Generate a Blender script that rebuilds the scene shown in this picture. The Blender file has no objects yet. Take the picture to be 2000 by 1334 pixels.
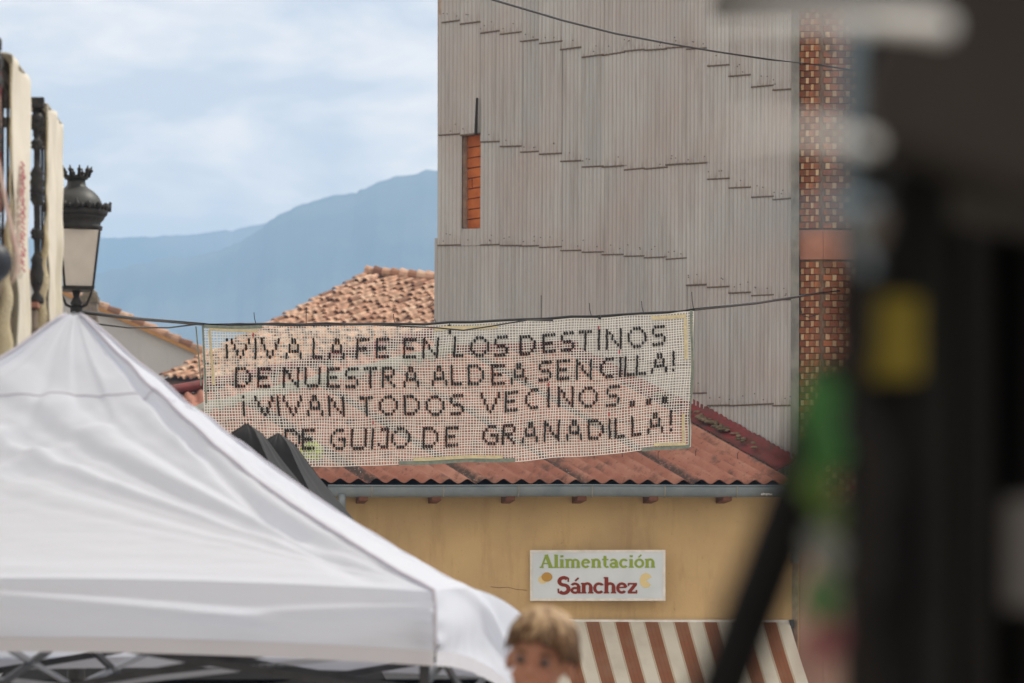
import bpy, bmesh, math, random
from mathutils import Vector, Matrix, noise
random.seed(7)
R = math.radians
PI = math.pi
sc = bpy.context.scene
COL = sc.collection

# ------------------------------------------------------------------ camera
F = 150 / 36 * 2000.0          # focal length in photo pixels
CH, YH = 1.6, 1450.0           # camera height, horizon row
cam = bpy.data.cameras.new('camera'); co = bpy.data.objects.new('camera', cam); COL.objects.link(co)
co.location = (0, 0, CH); co.rotation_euler = (R(90), 0, 0)
cam.lens = 150; cam.sensor_width = 36; cam.shift_y = (YH - 667) / 2000.0
cam.clip_start = 0.1; cam.clip_end = 20000
cam.dof.use_dof = True; cam.dof.focus_distance = 32.8; cam.dof.aperture_fstop = 5.6
sc.camera = co
# ------------------------------------------------------------------ world and sun
SUN_EL, SUN_AZ = 52.0, 24.0    # azimuth from +X towards +Y
w = bpy.data.worlds.new('World'); sc.world = w; w.use_nodes = True
nt = w.node_tree; nt.nodes.clear()
out = nt.nodes.new('ShaderNodeOutputWorld')
sky = nt.nodes.new('ShaderNodeTexSky'); sky.sky_type = 'NISHITA'; sky.sun_disc = False
sky.sun_elevation = R(SUN_EL); sky.sun_rotation = R(90 - SUN_AZ); sky.altitude = 400
sky.air_density = 1.0; sky.dust_density = 1.2
bg = nt.nodes.new('ShaderNodeBackground'); bg.inputs[1].default_value = 0.09
bgc = nt.nodes.new('ShaderNodeBackground'); bgc.inputs[0].default_value = (1.0, 0.85, 0.70, 1); bgc.inputs[1].default_value = 1.50
tc = nt.nodes.new('ShaderNodeTexCoord'); mp = nt.nodes.new('ShaderNodeMapping')
mp.inputs['Scale'].default_value = (1.0, 1.0, 2.6); mp.inputs['Location'].default_value = (0.13, 0.0, 0.42)
n1 = nt.nodes.new('ShaderNodeTexNoise'); n1.inputs['Scale'].default_value = 17; n1.inputs['Detail'].default_value = 7; n1.inputs['Roughness'].default_value = 0.5; n1.inputs['Distortion'].default_value = 0.25
rp = nt.nodes.new('ShaderNodeValToRGB'); rp.color_ramp.elements[0].position = 0.43; rp.color_ramp.elements[1].position = 0.57
rp.color_ramp.elements[0].color = (0.52,) * 3 + (1,); rp.color_ramp.elements[1].color = (0.97,) * 3 + (1,)
mx = nt.nodes.new('ShaderNodeMixShader')
L = nt.links.new
L(tc.outputs['Generated'], mp.inputs[0]); L(mp.outputs[0], n1.inputs[0]); L(n1.outputs[0], rp.inputs[0]); L(rp.outputs[0], mx.inputs[0])
L(sky.outputs[0], bg.inputs[0]); L(bg.outputs[0], mx.inputs[1]); L(bgc.outputs[0], mx.inputs[2]); L(mx.outputs[0], out.inputs[0])
sl = bpy.data.lights.new('sun', 'SUN'); sl.energy = 3.0; sl.angle = R(0.5); sl.color = (1.0, 0.95, 0.86)
so = bpy.data.objects.new('sun', sl); COL.objects.link(so); so.location = (20, 20, 60)
sd = Vector((math.cos(R(SUN_AZ)) * math.cos(R(SUN_EL)), math.sin(R(SUN_AZ)) * math.cos(R(SUN_EL)), math.sin(R(SUN_EL))))
so.rotation_euler = sd.to_track_quat('Z', 'Y').to_euler()
sc.view_settings.view_transform = 'Standard'; sc.view_settings.look = 'None'; sc.view_settings.gamma = 1
sc.view_settings.use_curve_mapping = False
sc.view_settings.exposure = 0.2
sc.render.engine = 'CYCLES'
sc.cycles.use_denoising = True
try: sc.cycles.denoiser = 'OPENIMAGEDENOISE'
except Exception: pass
sc.cycles.max_bounces = 8; sc.cycles.transparent_max_bounces = 16; sc.cycles.volume_bounces = 2
sc.cycles.sample_clamp_indirect = 6

# ------------------------------------------------------------------ helpers
def P(px, py, Y): return Vector(((px - 1000) / F * Y, Y, CH + (YH - py) / F * Y))
def hit(px, py, pl):
    o = Vector((0, 0, CH)); d = Vector(((px - 1000) / F, 1, (YH - py) / F)); p0, n = pl
    return o + d * ((p0 - o).dot(n) / d.dot(n))
def vplane(px, Y, k):   # vertical plane through (px, Y) whose Y grows by k per metre of X
    p = P(px, YH, Y); return (p, Vector((k, -1, 0)).normalized())
def lerp(a, b, t): return a + (b - a) * t
def pl_y(pts, x):       # polyline y(x), extrapolating
    if x <= pts[0][0]: a, b = pts[0], pts[1]
    elif x >= pts[-1][0]: a, b = pts[-2], pts[-1]
    else:
        for i in range(len(pts) - 1):
            if pts[i][0] <= x <= pts[i + 1][0]: a, b = pts[i], pts[i + 1]; break
    return a[1] + (b[1] - a[1]) * (x - a[0]) / (b[0] - a[0])

class MB:
    def __init__(s): s.v = []; s.f = []; s.uv = {}; s.mi = []
    def quad_pts(s, a, b, c, d, uv=None):
        i = len(s.v); s.v += [a, b, c, d]; s.f.append((i, i + 1, i + 2, i + 3))
        if uv: s.uv[len(s.f) - 1] = uv
    def grid(s, fn, nu, nv, flip=False):
        i0 = len(s.v)
        for j in range(nv + 1):
            for i in range(nu + 1): s.v.append(Vector(fn(i / nu, j / nv)))
        for j in range(nv):
            for i in range(nu):
                a = i0 + j * (nu + 1) + i; q = (a, a + 1, a + nu + 2, a + nu + 1)
                uv = ((i / nu, j / nv), ((i + 1) / nu, j / nv), ((i + 1) / nu, (j + 1) / nv), (i / nu, (j + 1) / nv))
                if flip: q = q[::-1]; uv = uv[::-1]
                s.f.append(q); s.uv[len(s.f) - 1] = uv
    def box(s, c, ux, uy, uz):   # half-axis vectors
        c = Vector(c); i = len(s.v)
        for sx in (-1, 1):
            for sy in (-1, 1):
                for sz in (-1, 1): s.v.append(c + ux * sx + uy * sy + uz * sz)
        for q in ((0, 1, 3, 2), (4, 6, 7, 5), (0, 4, 5, 1), (2, 3, 7, 6), (0, 2, 6, 4), (1, 5, 7, 3)):
            s.f.append(tuple(i + k for k in q))
    def abox(s, lo, hi):
        lo = Vector(lo); hi = Vector(hi); c = (lo + hi) / 2; h = (hi - lo) / 2
        s.box(c, Vector((h.x, 0, 0)), Vector((0, h.y, 0)), Vector((0, 0, h.z)))
    def tube(s, pts, rad, seg=8, caps=True, flat=1.0):
        pts = [Vector(p) for p in pts]; n = len(pts)
        if not hasattr(rad, '__len__'): rad = [rad] * n
        i0 = len(s.v); up = None
        for k, p in enumerate(pts):
            t = (pts[min(k + 1, n - 1)] - pts[max(k - 1, 0)]).normalized()
            ref = Vector((0, 1, 0)) if abs(t.y) < 0.9 else Vector((1, 0, 0))
            a = t.cross(ref).normalized(); b = t.cross(a).normalized()
            for q in range(seg):
                an = 2 * PI * q / seg
                s.v.append(p + (a * math.cos(an) + b * math.sin(an) * flat) * rad[k])
        for k in range(n - 1):
            for q in range(seg):
                q2 = (q + 1) % seg
                s.f.append((i0 + k * seg + q, i0 + k * seg + q2, i0 + (k + 1) * seg + q2, i0 + (k + 1) * seg + q))
        if caps:
            s.f.append(tuple(i0 + q for q in range(seg))[::-1]); s.f.append(tuple(i0 + (n - 1) * seg + q for q in range(seg)))
    def lathe(s, c, prof, seg=16, sq=None):   # prof: (r, z)
        c = Vector(c); i0 = len(s.v)
        for r, z in prof:
            for q in range(seg):
                an = 2 * PI * (q + (0.5 if seg == 4 else 0)) / seg
                s.v.append(c + Vector((r * math.cos(an), r * math.sin(an), z)))
        for k in range(len(prof) - 1):
            for q in range(seg):
                q2 = (q + 1) % seg
                s.f.append((i0 + k * seg + q, i0 + k * seg + q2, i0 + (k + 1) * seg + q2, i0 + (k + 1) * seg + q))
        s.f.append(tuple(i0 + q for q in range(seg))[::-1]); s.f.append(tuple(i0 + (len(prof) - 1) * seg + q for q in range(seg)))
    def sphere(s, c, r, nu=12, nv=8, M3=None):
        c = Vector(c); r = Vector(r) if hasattr(r, '__len__') else Vector((r, r, r)); i0 = len(s.v)
        for j in range(nv + 1):
            th = PI * j / nv
            for i in range(nu):
                ph = 2 * PI * i / nu
                d = Vector((r.x * math.sin(th) * math.cos(ph), r.y * math.sin(th) * math.sin(ph), -r.z * math.cos(th)))
                s.v.append(c + (M3 @ d if M3 else d))
        for j in range(nv):
            for i in range(nu):
                i2 = (i + 1) % nu
                s.f.append((i0 + j * nu + i, i0 + j * nu + i2, i0 + (j + 1) * nu + i2, i0 + (j + 1) * nu + i))
    def prism(s, pts, d):        # polygon extruded along d
        i = len(s.v); n = len(pts); s.v += [Vector(p) for p in pts] + [Vector(p) + d for p in pts]
        s.f.append(tuple(range(i, i + n))); s.f.append(tuple(range(i + 2 * n - 1, i + n - 1, -1)))
        for k in range(n):
            k2 = (k + 1) % n; s.f.append((i + k, i + n + k, i + n + k2, i + k2))
    def mesh(s, name, origin=Vector((0, 0, 0)), smooth=False):
        me = bpy.data.meshes.new(name)
        me.from_pydata([tuple(Vector(v) - origin) for v in s.v], [], s.f)
        if s.uv:
            ul = me.uv_layers.new(name='UVMap').data
            for pi, uv in s.uv.items():
                po = me.polygons[pi]
                for li, t in zip(po.loop_indices, uv): ul[li].uv = t
        if smooth:
            for p in me.polygons: p.use_smooth = True
        me.update()
        return me

def thing(name, label, cat, loc=(0, 0, 0), group=None):
    o = bpy.data.objects.new(name, None); COL.objects.link(o); o.location = loc; o.empty_display_size = 0.2
    o['label'] = label; o['category'] = cat
    if group: o['group'] = group
    return o
def wloc(o):
    v = Vector(o.location)
    while o.parent: o = o.parent; v += Vector(o.location)
    return v
def part(name, mb, mat, parent=None, smooth=False, label=None, kind=None, recalc=True):
    org = wloc(parent) if parent else Vector((0, 0, 0))
    me = mb.mesh(name, org, smooth); me.materials.append(mat)
    if recalc:
        b = bmesh.new(); b.from_mesh(me); bmesh.ops.recalc_face_normals(b, faces=b.faces); b.to_mesh(me); b.free()
    o = bpy.data.objects.new(name, me); COL.objects.link(o)
    if parent: o.parent = parent
    if label: o['label'] = label
    if kind: o['kind'] = kind
    return o
def inst(name, me, parent, M, kind=None):
    o = bpy.data.objects.new(name, me); COL.objects.link(o); o.parent = parent
    o.matrix_local = Matrix.Translation(-wloc(parent)) @ M
    return o
def bevel(o, wd=0.004, seg=1):
    m = o.modifiers.new('bevel', 'BEVEL'); m.width = wd; m.segments = seg; m.limit_method = 'ANGLE'
def solid(o, t):
    m = o.modifiers.new('solid', 'SOLIDIFY'); m.thickness = t; m.offset = 0

def srgb(r, g, b):
    f = lambda c: ((c / 255 + 0.055) / 1.055) ** 2.4 if c > 10 else c / 255 / 12.92
    return (f(r), f(g), f(b), 1)
class NM:
    def __init__(s, name):
        s.m = bpy.data.materials.new(name); s.m.use_nodes = True; s.t = s.m.node_tree; s.b = s.t.nodes['Principled BSDF']; s.o = s.t.nodes['Material Output']
        s.tc = s.n('ShaderNodeTexCoord')
    def n(s, t, **k):
        x = s.t.nodes.new(t)
        for a, v in k.items(): setattr(x, a, v)
        return x
    def l(s, a, b): s.t.links.new(a, b)
    def noise(s, scale, det=4, vec=None, stretch=None, rough=0.55, src='Object'):
        x = s.n('ShaderNodeTexNoise'); x.inputs['Scale'].default_value = scale; x.inputs['Detail'].default_value = det; x.inputs['Roughness'].default_value = rough
        src = vec or s.tc.outputs[src]
        if stretch:
            m = s.n('ShaderNodeMapping'); m.inputs['Scale'].default_value = stretch; s.l(src, m.inputs[0]); src = m.outputs[0]
        s.l(src, x.inputs[0]); return x.outputs[0]
    def ramp(s, v, p0, p1, c0=(0, 0, 0, 1), c1=(1, 1, 1, 1)):
        x = s.n('ShaderNodeValToRGB'); e = x.color_ramp.elements; e[0].position = p0; e[1].position = p1; e[0].color = c0; e[1].color = c1
        s.l(v, x.inputs[0]); return x.outputs[0]
    def mix(s, f, a, b, mode='MIX'):
        x = s.n('ShaderNodeMix', data_type='RGBA', blend_type=mode)
        for i, v in ((0, f), (6, a), (7, b)):
            if hasattr(v, 'links'): s.l(v, x.inputs[i])
            else: x.inputs[i].default_value = v
        return x.outputs[2]
    def math(s, op, a, b=0.0, c=0.0):
        x = s.n('ShaderNodeMath', operation=op)
        for i, v in enumerate((a, b, c)):
            if hasattr(v, 'links'): s.l(v, x.inputs[i])
            else: x.inputs[i].default_value = v
        return x.outputs[0]
    def bump(s, h, st=0.3, d=0.01):
        x = s.n('ShaderNodeBump'); x.inputs['Strength'].default_value = st; x.inputs['Distance'].default_value = d
        s.l(h, x.inputs['Height']); s.l(x.outputs[0], s.b.inputs['Normal'])
    def base(s, c):
        if hasattr(c, 'links'): s.l(c, s.b.inputs['Base Color'])
        else: s.b.inputs['Base Color'].default_value = c
    def set(s, rough=0.8, metal=0.0, spec=0.3):
        s.b.inputs['Roughness'].default_value = rough; s.b.inputs['Metallic'].default_value = metal; s.b.inputs['Specular IOR Level'].default_value = spec
def simple(name, c1, c2=None, scale=6, rough=0.8, metal=0, bump=0.0, bscale=40, spec=0.3, stretch=None, det=4):
    m = NM(name); m.set(rough, metal, spec)
    c1 = tuple(c1)[:3] + (1,)
    if c2: m.base(m.mix(m.ramp(m.noise(scale, det, stretch=stretch), 0.35, 0.65), c1, tuple(c2)[:3] + (1,)))
    else: m.base(c1)
    if bump: m.bump(m.noise(bscale, 3), bump)
    return m.m

# ------------------------------------------------------------------ materials
def mk_cladding():
    m = NM('cladding_sheet'); m.set(0.75, 0, 0.2)
    oi = m.n('ShaderNodeObjectInfo'); rnd = oi.outputs['Random']
    c = m.mix(rnd, (0.425, 0.43, 0.425, 1), (0.345, 0.355, 0.355, 1))
    c = m.mix(m.ramp(m.noise(1.1, 5), 0.38, 0.68), c, (0.385, 0.35, 0.335, 1))
    c = m.mix(m.ramp(m.noise(4, 5, stretch=(3.5, 3.5, 0.25)), 0.5, 0.75), c, (0.29, 0.28, 0.265, 1))
    c = m.mix(m.ramp(m.noise(5, 5, stretch=(4, 4, 0.2)), 0.55, 0.8), c, (0.47, 0.47, 0.455, 1))
    uv = m.n('ShaderNodeSeparateXYZ'); m.l(m.tc.outputs['UV'], uv.inputs[0])
    # darker along the valleys (UV x carries the wave phase, y the height above the lower edge)
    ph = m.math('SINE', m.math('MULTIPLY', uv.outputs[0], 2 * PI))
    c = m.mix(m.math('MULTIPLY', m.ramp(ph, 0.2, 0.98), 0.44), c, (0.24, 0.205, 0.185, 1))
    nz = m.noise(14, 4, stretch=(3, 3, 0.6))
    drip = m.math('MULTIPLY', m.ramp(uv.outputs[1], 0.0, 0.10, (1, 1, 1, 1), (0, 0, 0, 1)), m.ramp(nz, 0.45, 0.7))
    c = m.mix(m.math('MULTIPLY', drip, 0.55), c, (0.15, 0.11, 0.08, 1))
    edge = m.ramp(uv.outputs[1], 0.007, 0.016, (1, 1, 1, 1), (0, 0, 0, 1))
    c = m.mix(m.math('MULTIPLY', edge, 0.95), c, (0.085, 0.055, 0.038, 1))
    m.base(c); m.bump(m.noise(60, 3), 0.15, 0.004)
    return m.m
def mk_roofsheet():
    m = NM('red_fibre_cement'); m.set(0.85, 0, 0.15)
    oi = m.n('ShaderNodeObjectInfo'); rnd = oi.outputs['Random']
    c = m.mix(rnd, (0.35, 0.155, 0.11, 1), (0.28, 0.125, 0.09, 1))
    c = m.mix(m.ramp(m.noise(2.3, 5), 0.45, 0.7), c, (0.42, 0.225, 0.165, 1))
    c = m.mix(m.ramp(m.noise(5.0, 6, rough=0.7), 0.51, 0.68), c, (0.13, 0.078, 0.06, 1))
    c = m.mix(m.ramp(m.noise(22, 4, rough=0.7), 0.60, 0.72), c, (0.085, 0.06, 0.05, 1))
    uv = m.n('ShaderNodeSeparateXYZ'); m.l(m.tc.outputs['UV'], uv.inputs[0])
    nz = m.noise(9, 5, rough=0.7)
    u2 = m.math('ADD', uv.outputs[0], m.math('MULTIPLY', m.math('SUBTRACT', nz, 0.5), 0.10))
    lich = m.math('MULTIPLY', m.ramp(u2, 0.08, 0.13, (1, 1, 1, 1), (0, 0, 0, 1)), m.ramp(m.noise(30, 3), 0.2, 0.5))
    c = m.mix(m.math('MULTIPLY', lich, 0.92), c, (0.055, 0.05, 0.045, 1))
    spots = m.ramp(m.noise(38, 2), 0.66, 0.70)
    c = m.mix(m.math('MULTIPLY', lich, spots), c, (0.35, 0.35, 0.32, 1))
    m.base(c); m.bump(m.noise(70, 3), 0.25, 0.004)
    return m.m
def mk_tile():
    m = NM('clay_tile'); m.set(0.9, 0, 0.1)
    oi = m.n('ShaderNodeObjectInfo'); g = m.n('ShaderNodeNewGeometry')
    r = m.math('FRACT', m.math('ADD', oi.outputs['Random'], g.outputs['Random Per Island']))
    x = m.n('ShaderNodeValToRGB'); m.l(r, x.inputs[0]); cr = x.color_ramp
    cr.elements[0].position = 0; cr.elements[0].color = (0.50, 0.30, 0.20, 1)
    cr.elements[1].position = 1; cr.elements[1].color = (0.20, 0.10, 0.065, 1)
    for p, c in ((0.25, (0.58, 0.38, 0.27, 1)), (0.5, (0.40, 0.22, 0.14, 1)), (0.7, (0.60, 0.43, 0.31, 1)), (0.86, (0.34, 0.18, 0.11, 1))):
        e = cr.elements.new(p); e.color = c
    c = m.mix(m.ramp(m.noise(5, 5), 0.5, 0.72), x.outputs[0], (0.17, 0.11, 0.075, 1))
    m.base(c); m.bump(m.noise(30, 3), 0.4, 0.01)
    return m.m
def mk_cloth(name, col, trans=0.4, col2=None, bumpst=0.1, bs=25, stretch=None, weave=0):
    m = NM(name); t = m.t; t.nodes.remove(m.b)
    d = m.n('ShaderNodeBsdfDiffuse'); tr = m.n('ShaderNodeBsdfTranslucent'); mxs = m.n('ShaderNodeMixShader'); mxs.inputs[0].default_value = trans
    c = col
    if col2: c = m.mix(m.ramp(m.noise(3, 5, stretch=stretch), 0.4, 0.65), col, col2)
    for s_ in (d, tr):
        if hasattr(c, 'links'): m.l(c, s_.inputs[0])
        else: s_.inputs[0].default_value = c
    b = m.n('ShaderNodeBump'); b.inputs['Strength'].default_value = bumpst; b.inputs['Distance'].default_value = 0.01
    m.l(m.noise(bs, 4, stretch=stretch), b.inputs['Height'])
    m.l(b.outputs[0], d.inputs['Normal']); m.l(b.outputs[0], tr.inputs['Normal'])
    m.l(d.outputs[0], mxs.inputs[1]); m.l(tr.outputs[0], mxs.inputs[2]); m.l(mxs.outputs[0], m.o.inputs[0])
    return m.m
def mk_stucco(name, a, b_, dirt, sc_=1.2):
    m = NM(name); m.set(0.9, 0, 0.1)
    c = m.mix(m.ramp(m.noise(sc_, 6), 0.38, 0.66), a, b_)
    c = m.mix(m.math('MULTIPLY', m.ramp(m.noise(3, 6, stretch=(2, 2, 0.35), rough=0.65), 0.52, 0.78), 0.55), c, dirt)
    c = m.mix(m.math('MULTIPLY', m.ramp(m.noise(34, 2), 0.70, 0.74), 0.5), c, dirt)
    m.base(c); m.bump(m.noise(55, 4), 0.35, 0.006)
    return m.m
def mk_awning():
    m = NM('awning_stripes'); t = m.t; t.nodes.remove(m.b)
    uv = m.n('ShaderNodeSeparateXYZ'); m.l(m.tc.outputs['UV'], uv.inputs[0])
    f = m.math('FRACT', uv.outputs[0])
    brown = m.math('LESS_THAN', m.math('ABSOLUTE', m.math('SUBTRACT', f, 0.5)), 0.225)
    thin = m.math('LESS_THAN', m.math('ABSOLUTE', m.math('SUBTRACT', m.math('ABSOLUTE', m.math('SUBTRACT', f, 0.5)), 0.07)), 0.018)
    c = m.mix(brown, (0.62, 0.60, 0.52, 1), (0.25, 0.11, 0.06, 1))
    c = m.mix(m.math('MULTIPLY', thin, 0.6), c, (0.20, 0.09, 0.06, 1))
    ed = m.math('LESS_THAN', m.math('ABSOLUTE', m.math('SUBTRACT', m.math('ABSOLUTE', m.math('SUBTRACT', f, 0.5)), 0.26)), 0.02)
    c = m.mix(m.math('MULTIPLY', ed, 0.7), c, (0.35, 0.27, 0.14, 1))
    c = m.mix(m.math('MULTIPLY', m.ramp(m.noise(3, 5), 0.45, 0.75), 0.3), c, (0.3, 0.24, 0.18, 1))
    d = m.n('ShaderNodeBsdfDiffuse'); tr = m.n('ShaderNodeBsdfTranslucent'); mxs = m.n('ShaderNodeMixShader'); mxs.inputs[0].default_value = 0.2
    m.l(c, d.inputs[0]); m.l(c, tr.inputs[0]); m.l(d.outputs[0], mxs.inputs[1]); m.l(tr.outputs[0], mxs.inputs[2]); m.l(mxs.outputs[0], m.o.inputs[0])
    return m.m
def mk_haze():
    m = NM('haze_air'); m.t.nodes.remove(m.b)
    v = m.n('ShaderNodeVolumePrincipled'); v.inputs['Color'].default_value = HAZE_COL; v.inputs['Density'].default_value = HAZE_D
    m.l(v.outputs[0], m.o.inputs['Volume']); return m.m
HAZE_COL = (0.41, 0.655, 1.0, 1); HAZE_D = 0.00038
CLAD = mk_cladding(); RSHEET = mk_roofsheet(); TILE = mk_tile()
YELLOW = mk_stucco('ochre_stucco', (0.56, 0.40, 0.205, 1), (0.45, 0.32, 0.17, 1), (0.31, 0.205, 0.10, 1))
WHITEW = mk_stucco('white_render', (0.46, 0.46, 0.455, 1), (0.42, 0.42, 0.42, 1), (0.36, 0.355, 0.35, 1))
GREYW = mk_stucco('pale_stone_wall', (0.52, 0.50, 0.46, 1), (0.42, 0.40, 0.36, 1), (0.28, 0.26, 0.23, 1))
def mk_brick(name, cols, dirt):
    m = NM(name); m.set(0.9, 0, 0.1)
    oi = m.n('ShaderNodeObjectInfo'); g = m.n('ShaderNodeNewGeometry')
    rnd = m.math('FRACT', m.math('ADD', oi.outputs['Random'], g.outputs['Random Per Island']))
    x = m.n('ShaderNodeValToRGB'); m.l(rnd, x.inputs[0]); cr = x.color_ramp
    cr.elements[0].position = 0; cr.elements[0].color = cols[0]; cr.elements[1].position = 1; cr.elements[1].color = cols[-1]
    for i, c_ in enumerate(cols[1:-1]): e = cr.elements.new((i + 1) / (len(cols) - 1)); e.color = c_
    c = m.mix(m.ramp(m.noise(9, 4), 0.48, 0.7), x.outputs[0], dirt)
    m.base(c); m.bump(m.noise(50, 3), 0.4, 0.005); return m.m
STONE = simple('brown_stone', (0.13, 0.10, 0.08), (0.22, 0.18, 0.14), 9, bump=0.6, bscale=20)
ZINC = simple('zinc_gutter', (0.145, 0.18, 0.205), (0.20, 0.235, 0.25), 5, rough=0.55, metal=0.35, bump=0.2, bscale=14)
RUST = simple('gutter_bracket', (0.20, 0.19, 0.16), (0.28, 0.26, 0.22), 20, rough=0.7)
RAFTER = simple('rafter_wood', (0.10, 0.04, 0.022), (0.15, 0.06, 0.034), 9, rough=0.8)
REDFLASH = simple('red_flashing', (0.19, 0.026, 0.026), (0.085, 0.03, 0.022), 5, rough=0.6, bump=0.6, bscale=9, det=6)
MOSS = simple('mossy_mortar', (0.10, 0.085, 0.05), (0.20, 0.15, 0.10), 9, bump=0.8, bscale=18)
MORTARCAP = simple('whitish_mortar', (0.40, 0.41, 0.38), (0.25, 0.27, 0.22), 6, bump=0.6, bscale=16)
BRICKO = simple('orange_brick', (0.50, 0.145, 0.04), (0.36, 0.10, 0.032), 7, rough=0.9, bump=0.4)


BRICKR = mk_brick('red_brick', [(0.32, 0.12, 0.06, 1), (0.22, 0.07, 0.04, 1), (0.38, 0.15, 0.075, 1), (0.15, 0.055, 0.035, 1), (0.28, 0.10, 0.055, 1)], (0.16, 0.09, 0.06, 1))
BRICKL = mk_brick('pale_brick', [(0.50, 0.34, 0.20, 1), (0.32, 0.19, 0.11, 1), (0.56, 0.41, 0.26, 1), (0.42, 0.26, 0.15, 1), (0.26, 0.14, 0.08, 1), (0.50, 0.33, 0.20, 1)], (0.26, 0.16, 0.10, 1))
MORTAR = simple('mortar', (0.24, 0.17, 0.12), (0.17, 0.12, 0.09), 12, rough=0.95)
MORTARG = simple('grey_mortar', (0.40, 0.32, 0.26), (0.28, 0.22, 0.18), 12, rough=0.95)
TERRA = simple('terracotta_band', (0.36, 0.18, 0.13), (0.29, 0.14, 0.10), 4, rough=0.9)
DARK = simple('dark_interior', (0.02, 0.017, 0.014), rough=0.95)
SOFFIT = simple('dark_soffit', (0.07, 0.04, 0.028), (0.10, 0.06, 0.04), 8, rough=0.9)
OCHRE = simple('ochre_moulding', (0.42, 0.22, 0.07), (0.34, 0.17, 0.05), 6)
TENTW = mk_cloth('white_canopy', (0.76, 0.81, 0.91, 1), 0.46, bumpst=0.06, bs=8)
TENTSEAM = mk_cloth('canopy_seam', (0.62, 0.62, 0.70, 1), 0.3)
BLACKC = mk_cloth('dark_backing_cloth', (0.006, 0.006, 0.007, 1), 0.02)
BLACKT = simple('black_canopy', (0.010, 0.010, 0.012), (0.015, 0.016, 0.018), 3, rough=0.6, spec=0.22, bump=0.15, bscale=5)
FRAMEM = simple('dark_steel', (0.055, 0.055, 0.06), (0.035, 0.035, 0.038), 12, rough=0.45, metal=0.6)
SILVER = simple('silver_steel', (0.34, 0.35, 0.38), rough=0.4, metal=0.6)
IRON = simple('cast_iron', (0.022, 0.022, 0.024), (0.04, 0.038, 0.036), 22, rough=0.55, metal=0.2, bump=0.4, bscale=60)
LAMPGL = simple('milky_glass', (0.58, 0.55, 0.50), (0.50, 0.47, 0.43), 7, rough=0.3, spec=0.5)
DOMEM = simple('grey_painted_dome', (0.055, 0.058, 0.056), (0.035, 0.037, 0.036), 9, rough=0.5)
BURLAP = mk_cloth('cream_burlap', (0.76, 0.73, 0.65, 1), 0.25, (0.64, 0.60, 0.50, 1), 0.5, 30, (1, 1, 0.5))
BURFR = mk_cloth('burlap_fringe', (0.50, 0.43, 0.28, 1), 0.25, (0.68, 0.62, 0.46, 1), 0.9, 60)
PINKY = simple('pink_yarn', (0.50, 0.17, 0.20), (0.62, 0.33, 0.33), 40)
NETM = simple('cream_net', (0.80, 0.80, 0.76), (0.70, 0.70, 0.66), 3, rough=0.8)
TAPEC = simple('cream_edging', (0.66, 0.58, 0.36), (0.52, 0.46, 0.30), 30, bump=0.5, bscale=90)
TAPEG = simple('green_grey_edging', (0.16, 0.20, 0.18), (0.24, 0.27, 0.22), 30, bump=0.5, bscale=90)
YARN = simple('black_yarn', (0.014, 0.013, 0.013), (0.025, 0.022, 0.02), 40, rough=0.95)
REDY = simple('red_yarn', (0.42, 0.03, 0.04))
CABLE = simple('black_cable', (0.018, 0.018, 0.02), rough=0.5)
SIGNW = simple('sign_white', (0.60, 0.66, 0.70), (0.54, 0.60, 0.64), 3, rough=0.4)
SIGNF = simple('sign_frame', (0.72, 0.71, 0.68), (0.60, 0.58, 0.53), 12, rough=0.5)
SGREEN = simple('sign_green', (0.25, 0.34, 0.055)); SRED = simple('sign_brown_red', (0.20, 0.028, 0.016))
SCHEESE = simple('sign_cheese', (0.66, 0.54, 0.28)); SCRUST = simple('sign_crust', (0.44, 0.25, 0.06))
AWN = mk_awning()
LEAFY = simple('yellow_green_leaf', (0.50, 0.62, 0.03), (0.28, 0.42, 0.03), 9)
MTN1 = simple('wooded_mountain', (0.05, 0.07, 0.055), (0.13, 0.13, 0.10), 0.008, rough=1, bump=0, det=8)
GROUND = simple('paving_ground', (0.42, 0.385, 0.34), (0.36, 0.33, 0.29), 0.8, rough=0.95, bump=0.4)
TERR = simple('dry_fields', (0.12, 0.12, 0.07), (0.08, 0.10, 0.05), 0.02, rough=1)

# ------------------------------------------------------------------ setting: ground, terrain, mountains, haze
def struct(name, mb, mat, smooth=False, kind='structure'):
    o = part(name, mb, mat, None, smooth); o['kind'] = kind; return o
g = MB(); g.quad_pts(Vector((-60, -12, 0)), Vector((60, -12, 0)), Vector((60, 130, 0)), Vector((-60, 130, 0)))
struct('street_ground', g, GROUND)
g = MB(); g.quad_pts(Vector((-3500, -280, -0.4)), Vector((3500, -280, -0.4)), Vector((3500, 4800, -0.4)), Vector((-3500, 4800, -0.4)))
struct('terrain', g, TERR)
def ridge(name, pts, D, depth, amp, seed):
    m = MB(); x0, x1, n = -2600, 4600, 300; x0 = max(x0, 1000 - 3300 / D * F); x1 = min(x1, 1000 + 3300 / D * F)
    def f(u, v):
        px = lerp(x0, x1, u); y = pl_y(pts, px)
        base = P(px, y, D); h = base.z
        nz = (noise.fractal(Vector((px * 0.045, seed, 0)), 0.8, 2.1, 6) * 0.42 + abs(noise.noise(Vector((px * 0.011, seed + 5, 0)))) * 0.5) * amp
        h += nz
        if v <= 0.5:
            t = v / 0.5; hh = h * t ** 0.8
            hh += noise.fractal(Vector((px * 0.01, v * 6, seed)), 0.9, 2.0, 5) * amp * 3.0 * (t * (1 - t)) * 4
            return Vector((base.x * (0.75 + 0.25 * t), D - depth * (1 - t), max(hh, -0.5) - 0.3))
        t = (1 - v) / 0.5
        return Vector((base.x, D + depth * (1 - t) * 0.8, h * t - 0.3))
    m.grid(f, n * 3, 28)
    return struct(name, m, MTN1, True)
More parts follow.
